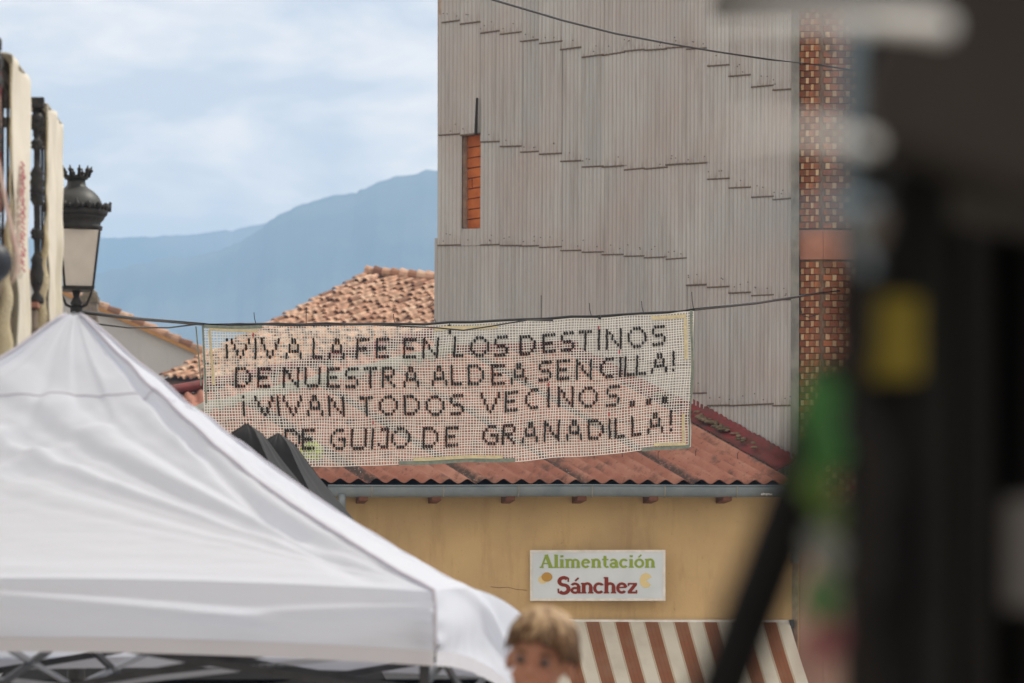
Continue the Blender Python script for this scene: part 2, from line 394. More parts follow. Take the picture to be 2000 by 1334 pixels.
ridge('near_mountain', [(-2600, 900), (-600, 650), (60, 562), (192, 537), (300, 512), (420, 494), (500, 455), (535, 424), (600, 396), (640, 388), (680, 378), (750, 352), (855, 329), (1000, 300), (1300, 275), (1800, 330), (3000, 520), (4600, 800)], 2900, 900, 5.0, 3.3)
ridge('far_mountain', [(-2600, 520), (-400, 480), (60, 466), (200, 464), (330, 462), (430, 452), (500, 440), (600, 425), (1000, 420), (2600, 500), (4600, 620)], 3700, 700, 4.0, 8.1)
hz = MB(); hz.abox((-3600, -300, -1.6), (3600, 4900, 455))
ho = part('haze', hz, mk_haze()); ho['kind'] = 'stuff'; ho['label'] = 'pale blue haze in the air in front of the mountains'; ho['category'] = 'haze'

# ------------------------------------------------------------------ tall clad building
W = vplane(1556, 41.2, -1.2)
wd = Vector((1, -1.2, 0)).normalized()      # along the wall, towards the right
wn = Vector((-1.2, -1, 0)).normalized()     # outwards
W = (W[0], wn)
tb = thing('tall_building', 'tall windowless building clad in overlapping grey corrugated sheets, rising behind the net banner', 'building', (P(1556, YH, 41.2).x, 41.2, 0))
XB = [866, 903, 942, 981, 1021, 1059, 1099, 1141, 1181, 1223, 1262, 1305, 1344, 1387, 1427, 1472, 1514, 1557]
R1 = [(46, 41), (49, 44), (67, 61), (69, 64), (83, 78), (87, 82), (99, 93), (114, 108), (110, 103), (102, 98), (100, 97), (96, 93), (98, 95), (131, 128), (151, 147), (172, 168), (178, 175)]
R2 = [(266, 263), (266, 262), (279, 278), (288, 287), (299, 297), (303, 301), (317, 315), (328, 326), (328, 325), (334, 330), (332, 328), (324, 321), (322, 319), (352, 350), (369, 367), (387, 385), (392, 388)]
R3 = [(481, 480), (480, 480), (480, 479), (481, 481), (482, 481), (485, 483), (491, 490), (494, 493), (499, 498), (502, 501), (505, 503), (508, 505), (559, 557), (563, 561), (574, 572), (579, 577), (587, 586)]
R4 = [(676, 676), (678, 677), (680, 679), (684, 683), (687, 686), (690, 689), (694, 693), (697, 696), (701, 700), (705, 704), (709, 708), (714, 712), (770, 769), (794, 793), (794, 792), (792, 790), (794, 793)]
R0 = [(y0 - 215, y1 - 215) for y0, y1 in R1]
RB = [(990, 990)] * 17
ROWS = [R0, R1, R2, R3, R4, RB]
tops = [(-420, -420)] * 17
wavepx = 7.6
def wall_pt(px, py, off):
    return hit(px, py, W) + wn * off
def sheet(name, xa, xb, top, bot, off_b, off_t, lab=None):
    m = MB(); n = max(6, int((xb - xa) / wavepx * 6))
    def f(u, v):
        px = lerp(xa, xb, u); y = lerp(lerp(bot[0], bot[1], u), lerp(top[0], top[1], u), v)
        w_ = 0.006 * math.sin(2 * PI * px / wavepx)
        off = lerp(off_b, off_t, v) + w_
        return wall_pt(px, y, off)
    i0 = len(m.f); m.grid(f, n, 2)
    for k in list(m.uv):   # UV x = wave phase, UV y = height above the lower edge
        m.uv[k] = tuple((lerp(xa, xb, u) / wavepx + 0.5, v) for u, v in m.uv[k])
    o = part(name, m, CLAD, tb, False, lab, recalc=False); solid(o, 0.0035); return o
rr = random.Random(3)
for c in range(17):
    xa, xb = XB[c], XB[c + 1]
    for r, row in enumerate(ROWS):
        bot = row[c]; top = tops[c] if r == 0 else (ROWS[r - 1][c][0] - 16, ROWS[r - 1][c][1] - 16)
        a, b = xa - 1.5, xb + 1.5
        if c == 0:
            a = (865, 865, 862, 857, 852, 852)[r]
            if r == 2: a = 860
        if c == 1 and r in (1, 2): b = 942.0 if r == 1 else 941.0
        if c == 1 and r == 3: continue
        lift = 0.023 + rr.uniform(-0.002, 0.002) + 0.003 * (c % 2)
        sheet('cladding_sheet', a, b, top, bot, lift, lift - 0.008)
# the short sheet under the brick slot
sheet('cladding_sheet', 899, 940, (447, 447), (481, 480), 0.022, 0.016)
# inner wall body with a recess for the bricks
def wp(px, z):  # point on W at given column and height
    q = hit(px, YH, W); return Vector((q.x, q.y, z))
ZT = 10.6
back = Vector((0.77, 0.64, 0)) * 7.5
def slabwall(pa, pb, z0, z1, th=0.35, off=0.0):
    m = MB(); a = wp(pa, 0) + wn * off; b = wp(pb, 0) + wn * off
    m.prism([Vector((a.x, a.y, z0)), Vector((b.x, b.y, z0)), Vector((b.x, b.y, z1)), Vector((a.x, a.y, z1))], -wn * th)
    return m
zs = lambda py, px=920: hit(px, py, W).z
for nm, args in (('wall', (853, 903, 0, ZT)), ('wall', (903, 938, 0, zs(447))), ('wall', (903, 938, zs(262), ZT))):
    part(nm, slabwall(*args, off=-0.012), MORTARG, tb)
m = MB(); q0 = wp(938, 0) - wn * 0.012; q1 = wp(1556, 0) - wn * 0.012; dq = Vector((1, 3.3, 0)).normalized()
m.prism([q0, q1, q1 + dq * 0.44 + Vector((-0.06, 0, 0)), q0 - wn * 0.35], Vector((0, 0, ZT))); part('wall', m, MORTARG, tb)
part('recess_back', slabwall(903, 938, zs(449), zs(260), 0.2, -0.10), MORTARG, tb)
a_, b_ = wp(853, 0), wp(1556, 0)
m = MB()  # remaining body
for z0, z1 in ((0, ZT),):
    dq = Vector((1, 3.3, 0)).normalized(); lf = Vector((-0.06, 0, 0))
    p = [a_ - wn * 0.37, a_ - wn * 5.0, b_ + dq * 6.5 + lf, b_ + dq * 0.45 + lf]
    m.prism([Vector((q.x, q.y, 0)) for q in p], Vector((0, 0, ZT)))
part('body', m, MORTARG, tb)
m = MB(); p = [a_ + wn * 0.25 - wd * 0.2, a_ - wn * 5.2 - wd * 0.2, b_ + dq * 6.6, b_ + wn * 0.25]
m.prism([Vector((q.x, q.y, ZT + 0.002)) for q in p], Vector((0, 0, 0.25))); part('roof', m, TERRA, tb)
# orange bricks in the slot
ys = [262, 285.5, 306, 326, 345.5, 366, 386, 406.6, 426, 448]
bw = 0.30
for i in range(9):
    zt, zb = zs(ys[i] + 0.9), zs(ys[i + 1] - 0.9)
    joint = 922 + (14 if i % 2 else -9) if i in (1, 4, 5, 7) else None
    spans = [(903.5, 937.5)] if not joint else [(903.5, joint - 1), (joint + 1, 937.5)]
    for xa, xb in spans:
        m = slabwall(xa, xb, zb, zt, 0.04, -0.062 + rr.uniform(-0.004, 0.004)); o = part('brick', m, BRICKO, tb); bevel(o, 0.003)
# lifted dark edge above the slot and edge trims
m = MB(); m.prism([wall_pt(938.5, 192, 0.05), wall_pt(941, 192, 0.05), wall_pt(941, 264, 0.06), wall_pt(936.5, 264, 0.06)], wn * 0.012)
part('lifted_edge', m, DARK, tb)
m = MB(); m.prism([wall_pt(1557, -420, 0.0), wall_pt(1562, -420, 0.0), wall_pt(1560, 1100, 0.0), wall_pt(1554, 1100, 0.0)], wn * 0.07)
part('corner_trim', m, simple('trim_grey', (0.16, 0.16, 0.15), (0.24, 0.24, 0.22), 6), tb)
# fixings: rusty screw heads above each lap
m = MB()
for r in (1, 2, 3, 4):
    for c in range(17):
        for k in range(rr.choice((1, 2, 2, 3))):
            px = rr.uniform(XB[c] + 3, XB[c + 1] - 3); y = ROWS[r][c][0] - rr.uniform(9, 24)
            m.sphere(wall_pt(px, y, 0.052), 0.006, 6, 4)
part('screw_heads', m, simple('rusty_screw', (0.06, 0.035, 0.025)), tb, kind='stuff')

# ------------------------------------------------------------------ brick facade to the right
fb = thing('brick_building', 'house with chequered red and pale brick facade, right of the grey clad building', 'building', (2.9, 41.2, 0))
stm = MB(); stm.abox((0.004, 0, 0.004), (0.232, 0.03, 0.058)); STM = stm.mesh('brick'); STM.materials.append(BRICKR)
hdm = MB(); hdm.abox((0.004, -0.008, 0.004), (0.111, 0.03, 0.058)); HDM = hdm.mesh('brick'); HDM.materials.append(BRICKL)
P0 = Vector((P(1561, YH, 41.25).x, 41.25, 0))
dA = Vector((1, -0.15, 0)).normalized(); lenA = 0.232
P1 = P0 + dA * lenA
dB = Vector((1, 0.08, 0)).normalized(); lenB = 2.4
nA = Vector((dA.y, -dA.x, 0)); nB = Vector((dB.y, -dB.x, 0))
zband0, zband1 = P(1580, 513, 41.5).z, P(1580, 456, 41.5).z
ZPL = P(1580, 985, 41.2).z
cnt = 0; st_ = MB(); hd_ = MB()
def brickface(p, d, n, ln, first, sx):
    global cnt
    z = ZPL; row = 0
    while z < 9.4:
        if z + 0.062 > zband0 and z < zband1: z += 0.0635; row += 1; continue
        x = -(0.177 * sx if row % 2 else 0.0)
        typ = 0
        while x < ln - 0.05:
            wl = (0.236 if typ == 0 else 0.118) * sx
            x0 = max(x, 0); 
            if x >= -0.001 or (x + wl > 0.06 and typ == 1):
                xx = max(x, 0)
                py = YH - (z - CH) * F / 41.8
                org = p + d * xx + Vector((0, 0, z)) + n * rr.uniform(0.0, 0.004)
                M = Matrix.Translation(org) @ Matrix(((d.x * sx, -n.x, 0, 0), (d.y * sx, -n.y, 0, 0), (0, 0, 1, 0), (0, 0, 0, 1)))
                if first and cnt < 296 and -10 < py < 800 and xx + wl <= ln + 0.02:
                    inst('brick', STM if typ == 0 else HDM, fb, M); cnt += 1
                elif xx + wl <= ln + 0.02:
                    src = (stm if typ == 0 else hdm); dst = (st_ if typ == 0 else hd_); i0 = len(dst.v)
                    dst.v += [M @ v for v in src.v]; dst.f += [tuple(i0 + k for k in f) for f in src.f]
            x += wl; typ = 1 - typ
        z += 0.0635; row += 1
brickface(P0, dA, nA, lenA, True, 0.27); brickface(P1, dB, nB, lenB, False, 0.375)
part('brick_courses', st_, BRICKR, fb, kind='stuff'); part('pale_brick_courses', hd_, BRICKL, fb, kind='stuff')
m = MB()
inn = -nA * 0.05
m.prism([P0 - nA * 0.022, P1 - nA * 0.022, P1 + Vector((0.0, 2, 0)), P0 + Vector((0.05, 2, 0))], Vector((0, 0, 9.4)))
part('wall', m, MORTAR, fb)
m = MB(); P2 = P1 + dB * lenB
m.prism([P1 - nB * 0.022, P2 - nB * 0.022, P2 + Vector((0.0, 3, 0)), P1 + Vector((0.0, 3, 0))], Vector((0, 0, 9.41)))
part('wall', m, MORTAR, fb)
for p, q, n in ((P0, P1, nA), (P1, P2, nB)):
    m = MB(); m.prism([p + n * 0.012 + Vector((0, 0, zband0)), q + n * 0.012 + Vector((0, 0, zband0)), q + n * 0.012 + Vector((0, 0, zband1)), p + n * 0.012 + Vector((0, 0, zband1))], -n * 0.04)
    part('floor_band', m, TERRA, fb)
PLAST = mk_stucco('pinkish_plaster', (0.36, 0.235, 0.18, 1), (0.29, 0.19, 0.15, 1), (0.20, 0.13, 0.10, 1))
for p, q, n in ((P0, P1, nA), (P1, P2, nB)):
    m = MB(); m.prism([p + n * 0.008, q + n * 0.008, q + n * 0.008 + Vector((0, 0, ZPL - 0.004)), p + n * 0.008 + Vector((0, 0, ZPL - 0.004))], -n * 0.028); part('plaster_base', m, PLAST, fb)
m = MB(); m.abox((P0.x - 0.0, 41.0, 9.42), (P2.x + 0.1, 44.5, 9.6)); part('roof_slab', m, TERRA, fb)
m = MB(); pts = [hit(x, y, (P0, nA)) + nA * 0.03 for x, y in ((1556, 440), (1560, 470), (1563, 520), (1563, 600), (1568, 617), (1580, 620), (1600, 614))]
m.tube(pts, 0.004, 6); part('loose_wire', m, CABLE, fb)

# ------------------------------------------------------------------ ochre shop
S = vplane(1000, 41.0, 0.10); sn = Vector((0.10, -1, 0)).normalized(); sdv = Vector((1, 0.10, 0)).normalized()
S = (S[0], sn); E = (S[0] + sn * 0.48, sn)
shop = thing('shop', 'low ochre stucco shop with red corrugated roof and zinc gutter, below the net banner', 'building', (0, 41.0, 0))
def sp(px, z, off=0.0): q = hit(px, YH, (S[0] + sn * off, sn)); return Vector((q.x, q.y, z))
ztop = hit(1000, 958, S).z
m = MB(); a, b = sp(250, 0), sp(1552, 0); m.prism([a, b, b + Vector((0, 0, ztop)), a + Vector((0, 0, ztop))], -sn * 0.3); part('wall', m, YELLOW, shop)
for pts in (((958, 1146), (975, 1148), (992, 1147), (1008, 1151), (1029, 1153)),):
    m = MB(); m.tube([hit(x, y, S) + sn * 0.0005 for x, y in pts], 0.0022, 4); part('crack', m, RAFTER, shop)
m = MB(); a, b = sp(1552, 0, 0.03), sp(1571, 0, 0.03); m.prism([a, b, b + Vector((0, 0, ztop)), a + Vector((0, 0, ztop))], -sn * 0.33); part('pilaster', m, YELLOW, shop)
# roof plane
Aq = hit(640, 946, E); Bq = hit(1545, 946, E); Cq = hit(1130, 686, W)
rn = (Bq - Aq).cross(Cq - Aq).normalized()
if rn.z < 0: rn = -rn
RP = (Aq, rn)
J0 = hit(1545, 918, W); J0 = hit(1545, 918, RP)
dr = (Cq - J0).normalized()      # fall direction of the corrugations, uphill
ed = (Bq - Aq).normalized()
pitch = 0.1725
def proj(p): return (1000 + p.x / p.y * F, YH - (p.z - CH) / p.y * F)
hipline = [(405, 806), (880, 692), (1132, 684), (1400, 680)]
WN = wn
def tmax(s):
    p = Bq + ed * s; lo, hi = 0.0, 9.0
    for _ in range(22):
        mid = (lo + hi) / 2; q = p + dr * mid; x, y = proj(q)
        inside = y > pl_y(hipline, x) and (q - W[0]).dot(wn) > 0.03
        if inside: lo = mid
        else: hi = mid
    return lo
def eave_s(px): return (hit(px, 946, E) - Bq).dot(ed)
seams = [1552, 1353, 1137, 931, 725, 519, 313]
for i in range(6):
    s1, s0 = eave_s(seams[i]), eave_s(seams[i + 1])
    s0 -= 0.05
    for rw in range(2):
        m = MB(); n = 60
        def f(u, v):
            s = lerp(s0, s1, u); T = tmax(s); tm = min(T, 1.75) if rw == 0 else T
            t0 = 0 if rw == 0 else min(T, 1.65)
            t = lerp(t0, max(tm, t0), v)
            lift = 0.012 * (rw * (1 - v)) + 0.010 * (1 - u) + 0.004 * i
            return Bq + ed * s + dr * t + rn * (0.024 * math.cos(2 * PI * s / pitch) + 0.02 + lift)
        m.grid(f, n, 10)
        o = part('roof_sheet', m, RSHEET, shop, True, recalc=False); solid(o, 0.006)
# roof deck below (dark)
m = MB(); pts = []
for px in range(313, 1553, 40): pts.append(eave_s(px))
def f(u, v):
    s = lerp(pts[0], eave_s(1540), u); T = tmax(s) - 0.05; return Bq + ed * s + dr * lerp(0.05, max(T, 0.06), v) - rn * 0.035
m.grid(f, 40, 2); part('roof_deck', m, DARK, shop)
# hip mortar, red flashing along the clad wall
m = MB(); pts = []
for k in range(30):
    px = lerp(330, 884, k / 29); pts.append(hit(px, pl_y(hipline, px) + 2, RP) + rn * (0.05 + 0.008 * math.sin(k * 2.1)))
m.tube(pts, [0.07 + 0.012 * math.sin(k * 1.7) for k in range(30)], 8, flat=0.8); part('hip_mortar', m, MORTARCAP, shop, True)
m = MB(); pts = [hit(lerp(884, 1132, k / 9), pl_y(hipline, lerp(884, 1132, k / 9)), RP) + rn * 0.05 for k in range(10)]
m.tube(pts, 0.055, 8); part('ridge_cap', m, REDFLASH, shop, True)
def fl(u, v):
    t = lerp(0.02, (Cq - J0).length + 0.05, u); p = J0 + dr * t
    jag = 0.02 * noise.fractal(Vector((t * 6, 0, 0)), 1, 2, 3)
    across = (dr.cross(rn)).normalized()
    if across.dot(wn) < 0: across = -across
    saw = 0.022 * (abs(((t * 13) % 1) - 0.5) * 2)
    prof = [(0.025, 0.15 + saw + jag), (0.035, 0.11), (0.055, 0.085 + jag), (0.11, 0.075), (0.245 + jag, 0.030)]
    k = min(int(v * 4), 3); fr = v * 4 - k
    a1 = lerp(prof[k][0], prof[k + 1][0], fr); h1 = lerp(prof[k][1], prof[k + 1][1], fr)
    q = p + across * (a1 - 0.1) + rn * h1 * 0.72
    return q
m = MB(); m.grid(fl, 300, 4); o = part('wall_flashing', m, REDFLASH, shop, True); solid(o, 0.006)
# moss and lichen lumps on the flashing
m = MB()
for k in range(70):
    t = rr.choice((rr.uniform(0.95, 1.4), rr.uniform(0.2, 2.2))) ; p = J0 + dr * t
    m.sphere(p + rn * 0.055 + wn * rr.uniform(-0.02, 0.12), (rr.uniform(0.02, 0.045), rr.uniform(0.02, 0.045), rr.uniform(0.010, 0.022)), 6, 4)
part('moss_clumps', m, MOSS, shop, True, kind='stuff')
# fascia and gutter
gz = lambda px: hit(px, 959, E)
m = MB(); p0, p1 = hit(500, 952, E) - sn * 0.10, hit(1548, 952, E) - sn * 0.10
m.prism([p0 + Vector((0, 0, 0.03)), p1 + Vector((0, 0, 0.03)), p1 - Vector((0, 0, 0.06)), p0 - Vector((0, 0, 0.06))], -sn * 0.02); part('fascia_board', m, DARK, shop)  # coloured near black to stand for the shade under the sheet ends
m = MB(); NG = 40
def gf(u, v):
    c = hit(lerp(640, 1546, u), 948.5 + 0.7 * math.sin(u * 9), E); a = PI * v
    return c + sn * (0.055 * math.cos(a) - 0.02) + Vector((0, 0, -0.105 * math.sin(a) ** 0.8))
m.grid(gf, NG, 14); o = part('gutter', m, ZINC, shop, True); solid(o, 0.003)
m = MB(); pts = [hit(lerp(640, 1546, k / 40), 948.5 + 0.7 * math.sin(k / 40 * 9), E) + sn * 0.038 for k in range(41)]
m.tube(pts, 0.008, 8); part('gutter_bead', m, ZINC, shop, True)
for px in (726, 866, 1012, 1156, 1298, 1439):
    m = MB()
    def bf(u, v, px=px):
        c = hit(px + lerp(-1.2, 1.2, u), 948.5, E); a = PI * v
        return c + sn * (0.06 * math.cos(a) - 0.02) + Vector((0, 0, -0.112 * math.sin(a) ** 0.8))
    m.grid(bf, 1, 12); o = part('gutter_bracket', m, RUST, shop, True); solid(o, 0.004)
for px in (710, 853, 997, 1137, 1277, 1421):
    c = hit(px, 969, E) - sn * 0.24; m = MB(); m.box(c + Vector((0, 0, 0.0)), sdv * 0.044, sn * 0.235, Vector((0, 0, 0.045)))
    o = part('rafter_end', m, RAFTER, shop); bevel(o, 0.006)
m = MB(); c0 = hit(668, 965, E); m.tube([c0, c0 + Vector((0, 0, -0.1)), sp(668, c0.z - 0.3, 0.06), sp(668, 0.1, 0.06)], 0.035, 10); part('downpipe', m, ZINC, shop, True)
m = MB()
for k in range(7): m.sphere(hit(1487 + k * 3.2, 966 + rr.uniform(-1.5, 1.5), E) + sn * 0.036, (0.008, 0.002, rr.uniform(0.006, 0.014)), 6, 4)
part('paint_drips', m, SIGNF, shop, kind='stuff')
# hooks/wires on the roof sheets
for px, py in ((1285, 903), (1358, 900), (945, 905), (1018, 905), (1100, 903), (1160, 905), (1440, 905), (1215, 900)):
    q = hit(px, py, RP) + rn * 0.04; m = MB(); m.tube([q, q + Vector((0, 0, 0.06)), q + Vector((0.015, 0, 0.075))], 0.0035, 5); part('roof_hook', m, CABLE, shop)

# sign -----------------------------------------------------------
sg = thing('shop_sign', 'white box sign reading Alimentación Sánchez on the ochre wall above the awning', 'sign', tuple(sp(1164, hit(1164, 1175, S).z, 0.0)))
sgn = Vector((-0.05, -1, 0)).normalized(); sgd = Vector((1, -0.05, 0)).normalized()
c = hit(1165.5, 1125, S); sw, sh = 132.0 / F * 41 , 49.5 / F * 41
cc = c + sn * 0.09
m = MB(); m.box(cc, sgd * sw, sgn * 0.055, Vector((0, 0, sh))); o = part('box', m, SIGNF, sg); bevel(o, 0.006, 2)
fc = cc + sgn * 0.057
for (dx, dz, hx, hz) in ((0, sh - 0.012, sw, 0.012), (0, -sh + 0.012, sw, 0.012), (-sw + 0.012, 0, 0.012, sh - 0.025), (sw - 0.012, 0, 0.012, sh - 0.025)):
    m = MB(); m.box(fc + sgd * dx + Vector((0, 0, dz)), sgd * hx, sgn * 0.006, Vector((0, 0, hz))); part('frame', m, SIGNF, sg)
m = MB(); m.box(fc, sgd * (sw - 0.025), sgn * 0.003, Vector((0, 0, sh - 0.025))); part('panel', m, SIGNW, sg)
def arc(cx, cy, rx, ry, a0, a1, n=12): return [(cx + rx * math.cos(R(lerp(a0, a1, k / n))), cy + ry * math.sin(R(lerp(a0, a1, k / n)))) for k in range(n + 1)]
ser = lambda x, y, h=0.17, t=0.075: ([(x - h, y + t / 2), (x + h, y + t / 2)], t)
GL = {
 'A': (0.86, [([(0.12, 0.03), (0.40, 1.0)], 0.09), ([(0.40, 1.0), (0.70, 0.03)], 0.18), ([(0.22, 0.33), (0.58, 0.33)], 0.08), ser(0.12, 0, 0.13), ser(0.70, 0, 0.16)]),
 'l': (0.36, [([(0.18, 0.03), (0.18, 1.0)], 0.17), ser(0.18, 0, 0.16), ([(0.05, 0.97), (0.2, 0.97)], 0.07)]),
 'i': (0.36, [([(0.18, 0.03), (0.18, 0.64)], 0.17), ser(0.18, 0, 0.16), ([(0.05, 0.61), (0.2, 0.61)], 0.07), ([(0.18, 0.80), (0.18, 0.95)], 0.16)]),
 'm': (1.02, [([(0.17, 0.03), (0.17, 0.66)], 0.15), (arc(0.34, 0.42, 0.17, 0.19, 175, 0), 0.12), ([(0.51, 0.44), (0.51, 0.03)], 0.15), (arc(0.68, 0.42, 0.17, 0.19, 175, 0), 0.12), ([(0.85, 0.44), (0.85, 0.03)], 0.15), ser(0.17, 0, 0.13), ser(0.51, 0, 0.12), ser(0.85, 0, 0.13), ([(0.03, 0.62), (0.2, 0.62)], 0.07)]),
 'n': (0.70, [([(0.17, 0.03), (0.17, 0.66)], 0.16), (arc(0.35, 0.42, 0.18, 0.20, 175, 0), 0.13), ([(0.53, 0.44), (0.53, 0.03)], 0.16), ser(0.17, 0, 0.14), ser(0.53, 0, 0.14), ([(0.03, 0.62), (0.2, 0.62)], 0.07)]),
 'h': (0.72, [([(0.17, 0.03), (0.17, 1.02)], 0.16), (arc(0.36, 0.42, 0.18, 0.20, 175, 0), 0.13), ([(0.54, 0.44), (0.54, 0.03)], 0.16), ser(0.17, 0, 0.14), ser(0.54, 0, 0.14), ([(0.03, 0.98), (0.2, 0.98)], 0.07)]),
 'e': (0.62, [(arc(0.31, 0.33, 0.21, 0.28, 8, 320, 20), 0.13), ([(0.12, 0.36), (0.54, 0.38)], 0.08)]),
 'c': (0.60, [(arc(0.32, 0.33, 0.22, 0.28, 45, 318, 20), 0.13), ([(0.47, 0.50), (0.47, 0.58)], 0.13)]),
 'o': (0.66, [(arc(0.33, 0.33, 0.23, 0.28, 0, 360, 24), 0.13)]),
 'a': (0.62, [(arc(0.27, 0.42, 0.19, 0.19, 150, 0), 0.12), ([(0.46, 0.46), (0.46, 0.05)], 0.16), (arc(0.28, 0.19, 0.17, 0.15, 60, 320, 14), 0.12), ([(0.28, 0.34), (0.46, 0.36)], 0.08), ser(0.52, 0, 0.08)]),
 't': (0.46, [([(0.20, 0.90), (0.20, 0.16)], 0.15), (arc(0.32, 0.17, 0.12, 0.12, 180, 320, 8), 0.11), ([(0.02, 0.62), (0.42, 0.62)], 0.08)]),
 'z': (0.60, [([(0.07, 0.60), (0.54, 0.60)], 0.09), ([(0.47, 0.58), (0.12, 0.05)], 0.15), ([(0.06, 0.05), (0.55, 0.05)], 0.10), ([(0.51, 0.03), (0.51, 0.2)], 0.07), ([(0.1, 0.62), (0.1, 0.46)], 0.07)]),
 'S': (0.74, [(arc(0.37, 0.76, 0.23, 0.23, 40, 250, 14) + arc(0.36, 0.27, 0.25, 0.26, 75, -145, 14), 0.17), ([(0.60, 0.98), (0.60, 0.72)], 0.07), ([(0.09, 0.02), (0.09, 0.30)], 0.07)]),
}
HS = 1.22
def glyph(ch, ox, oz, h, mat, nm='letter'):
    acc = {'ó': 'o', 'á': 'a'}; strokes = list(GL[acc.get(ch, ch)][1])
    if ch in acc: strokes.append(([(0.28, 0.78), (0.46, 0.98)], 0.08))
    m = MB()
    for si, (pts, wv) in enumerate(strokes):
        P2 = [Vector((x, y)) for x, y in pts]; n = len(P2); Lf = []; Rt = []
        for k in range(n):
            t = (P2[min(k + 1, n - 1)] - P2[max(k - 1, 0)]).normalized(); nn = Vector((-t.y, t.x)) * wv * 0.62
            Lf.append(P2[k] + nn); Rt.append(P2[k] - nn)
        o3 = lambda p, d: fc + sgd * (ox + p.x * h * HS) + Vector((0, 0, oz + p.y * h)) + sgn * (0.003 + d + 0.0004 * si)
        for k in range(n - 1):
            q = [Rt[k], Rt[k + 1], Lf[k + 1], Lf[k]]
            m.prism([o3(p, 0.0) for p in q], sgn * 0.004)
    part(nm, m, mat, sg)
def word(txt, x0, x1, oz, h, mat):
    acc = {'ó': 'o', 'á': 'a'}; ws = [GL[acc.get(c_, c_)][0] * h * HS for c_ in txt]; tot = sum(ws); gap = (x1 - x0 - tot) / (len(txt) - 1); x = x0
    for c_, w_ in zip(txt, ws): glyph(c_, x, oz, h, mat); x += w_ + gap
pxm = 41 / F
word('Alimentación', -113 * pxm, 113 * pxm, (1125 - 1110) * pxm, 25.5 * pxm, SGREEN)
word('Sánchez', -80 * pxm, 79 * pxm, (1125 - 1160) * pxm, 31 * pxm, SRED)
def disc(cx, cz, rx, rz, mat, nm, d0, a0=0, a1=360, lab=None):
    m = MB(); pts = arc(cx, cz, rx, rz, a0, a1, 24)
    if a1 - a0 < 360: pts = [(cx, cz)] + pts
    else: pts = pts[:-1]
    m.prism([fc + sgd * (x * pxm) + Vector((0, 0, z * pxm)) + sgn * d0 for x, z in pts], sgn * 0.002)
    part(nm, m, mat, sg, label=lab)
disc(-107, -8, 9, 8, SCHEESE, 'cheese_emblem', 0.004); disc(-99, -3, 10.5, 9, SCRUST, 'cheese_emblem', 0.0065)
disc(94, -10, 12, 14.5, SCHEESE, 'cheese_emblem', 0.004, 25, 325)

# awning -----------------------------------------------------------
aw = thing('awning', 'brown and white striped awning under the shop sign, behind the child', 'awning', tuple(sp(1290, hit(1290, 1380, S).z)))
za = hit(1290, 1212, S).z; xa0, xa1 = 990, 1541
outv = sn * 1.05 + sdv * 0.13 + Vector((0, 0, -0.95))
m = MB()
def af(u, v):
    p = sp(lerp(xa0, xa1, u), za, 0.05) + outv * v * (1 - 0.0) + Vector((0, 0, 0.03 * math.sin(PI * v))) * -1
    return p
m.grid(af, 60, 12)
for k in list(m.uv): m.uv[k] = tuple(((lerp(xa0, xa1, u) - 1127.5) / 57.6 , v) for u, v in m.uv[k])
part('fabric', m, AWN, aw, True)
m = MB()
def vf(u, v):
    p = sp(lerp(xa0, xa1, u), za, 0.05) + outv; return p + Vector((0, 0, -0.2 * v + 0.015 * math.sin(u * 60) * v))
m.grid(vf, 120, 2)
for k in list(m.uv): m.uv[k] = tuple(((lerp(xa0, xa1, u) - 1127.5) / 57.6 , v) for u, v in m.uv[k])
part('valance', m, AWN, aw, True)
m = MB(); m.tube([sp(xa0, za - 0.012, 0.045), sp(xa1 + 3, za - 0.012, 0.045)], 0.022, 10); part('roller', m, SIGNF, aw, True)
m = MB(); q = sp(xa1 + 4, za, 0.04); m.box(q + Vector((0, 0, -0.03)), sdv * 0.02, sn * 0.06, Vector((0, 0, 0.04))); m.tube([q + Vector((0, 0, -0.05)), q + Vector((0.012, -0.05, -0.12)), q + Vector((0, -0.02, -0.2))], 0.008, 6)
part('crank_bracket', m, FRAMEM, aw)
for u in (0.02, 0.98):
    p = af(u, 0.98); q = sp(lerp(xa0, xa1, u), za - 0.75, 0.04); m = MB(); m.tube([p - Vector((0, 0, 0.02)), q], 0.012, 8); part('arm', m, SIGNF, aw)

# plant growing on the roof at the lower edge of the banner
pl = thing('roof_plant', 'bright yellow green plant growing on the red roof behind the lower left of the banner', 'plant', tuple(hit(610, 925, RP)))
m = MB(); pc = hit(608, 905, RP) + rn * 0.12
for k in range(420):
    d = Vector((rr.gauss(0, 1), rr.gauss(0, 1), rr.gauss(0, 1))).normalized() * rr.random() ** 0.5
    c = pc + Vector((d.x * 0.11, d.y * 0.08, d.z * 0.11)); a = Vector((rr.gauss(0, 1), rr.gauss(0, 1), rr.gauss(0, 1))).normalized() * 0.022; b = a.orthogonal().normalized() * 0.011
    m.quad_pts(c - a, c + b, c + a, c - b)
part('foliage', m, LEAFY, pl, recalc=False)
m = MB(); m.tube([hit(612, 930, RP), pc], 0.008, 5); part('stem', m, MOSS, pl)

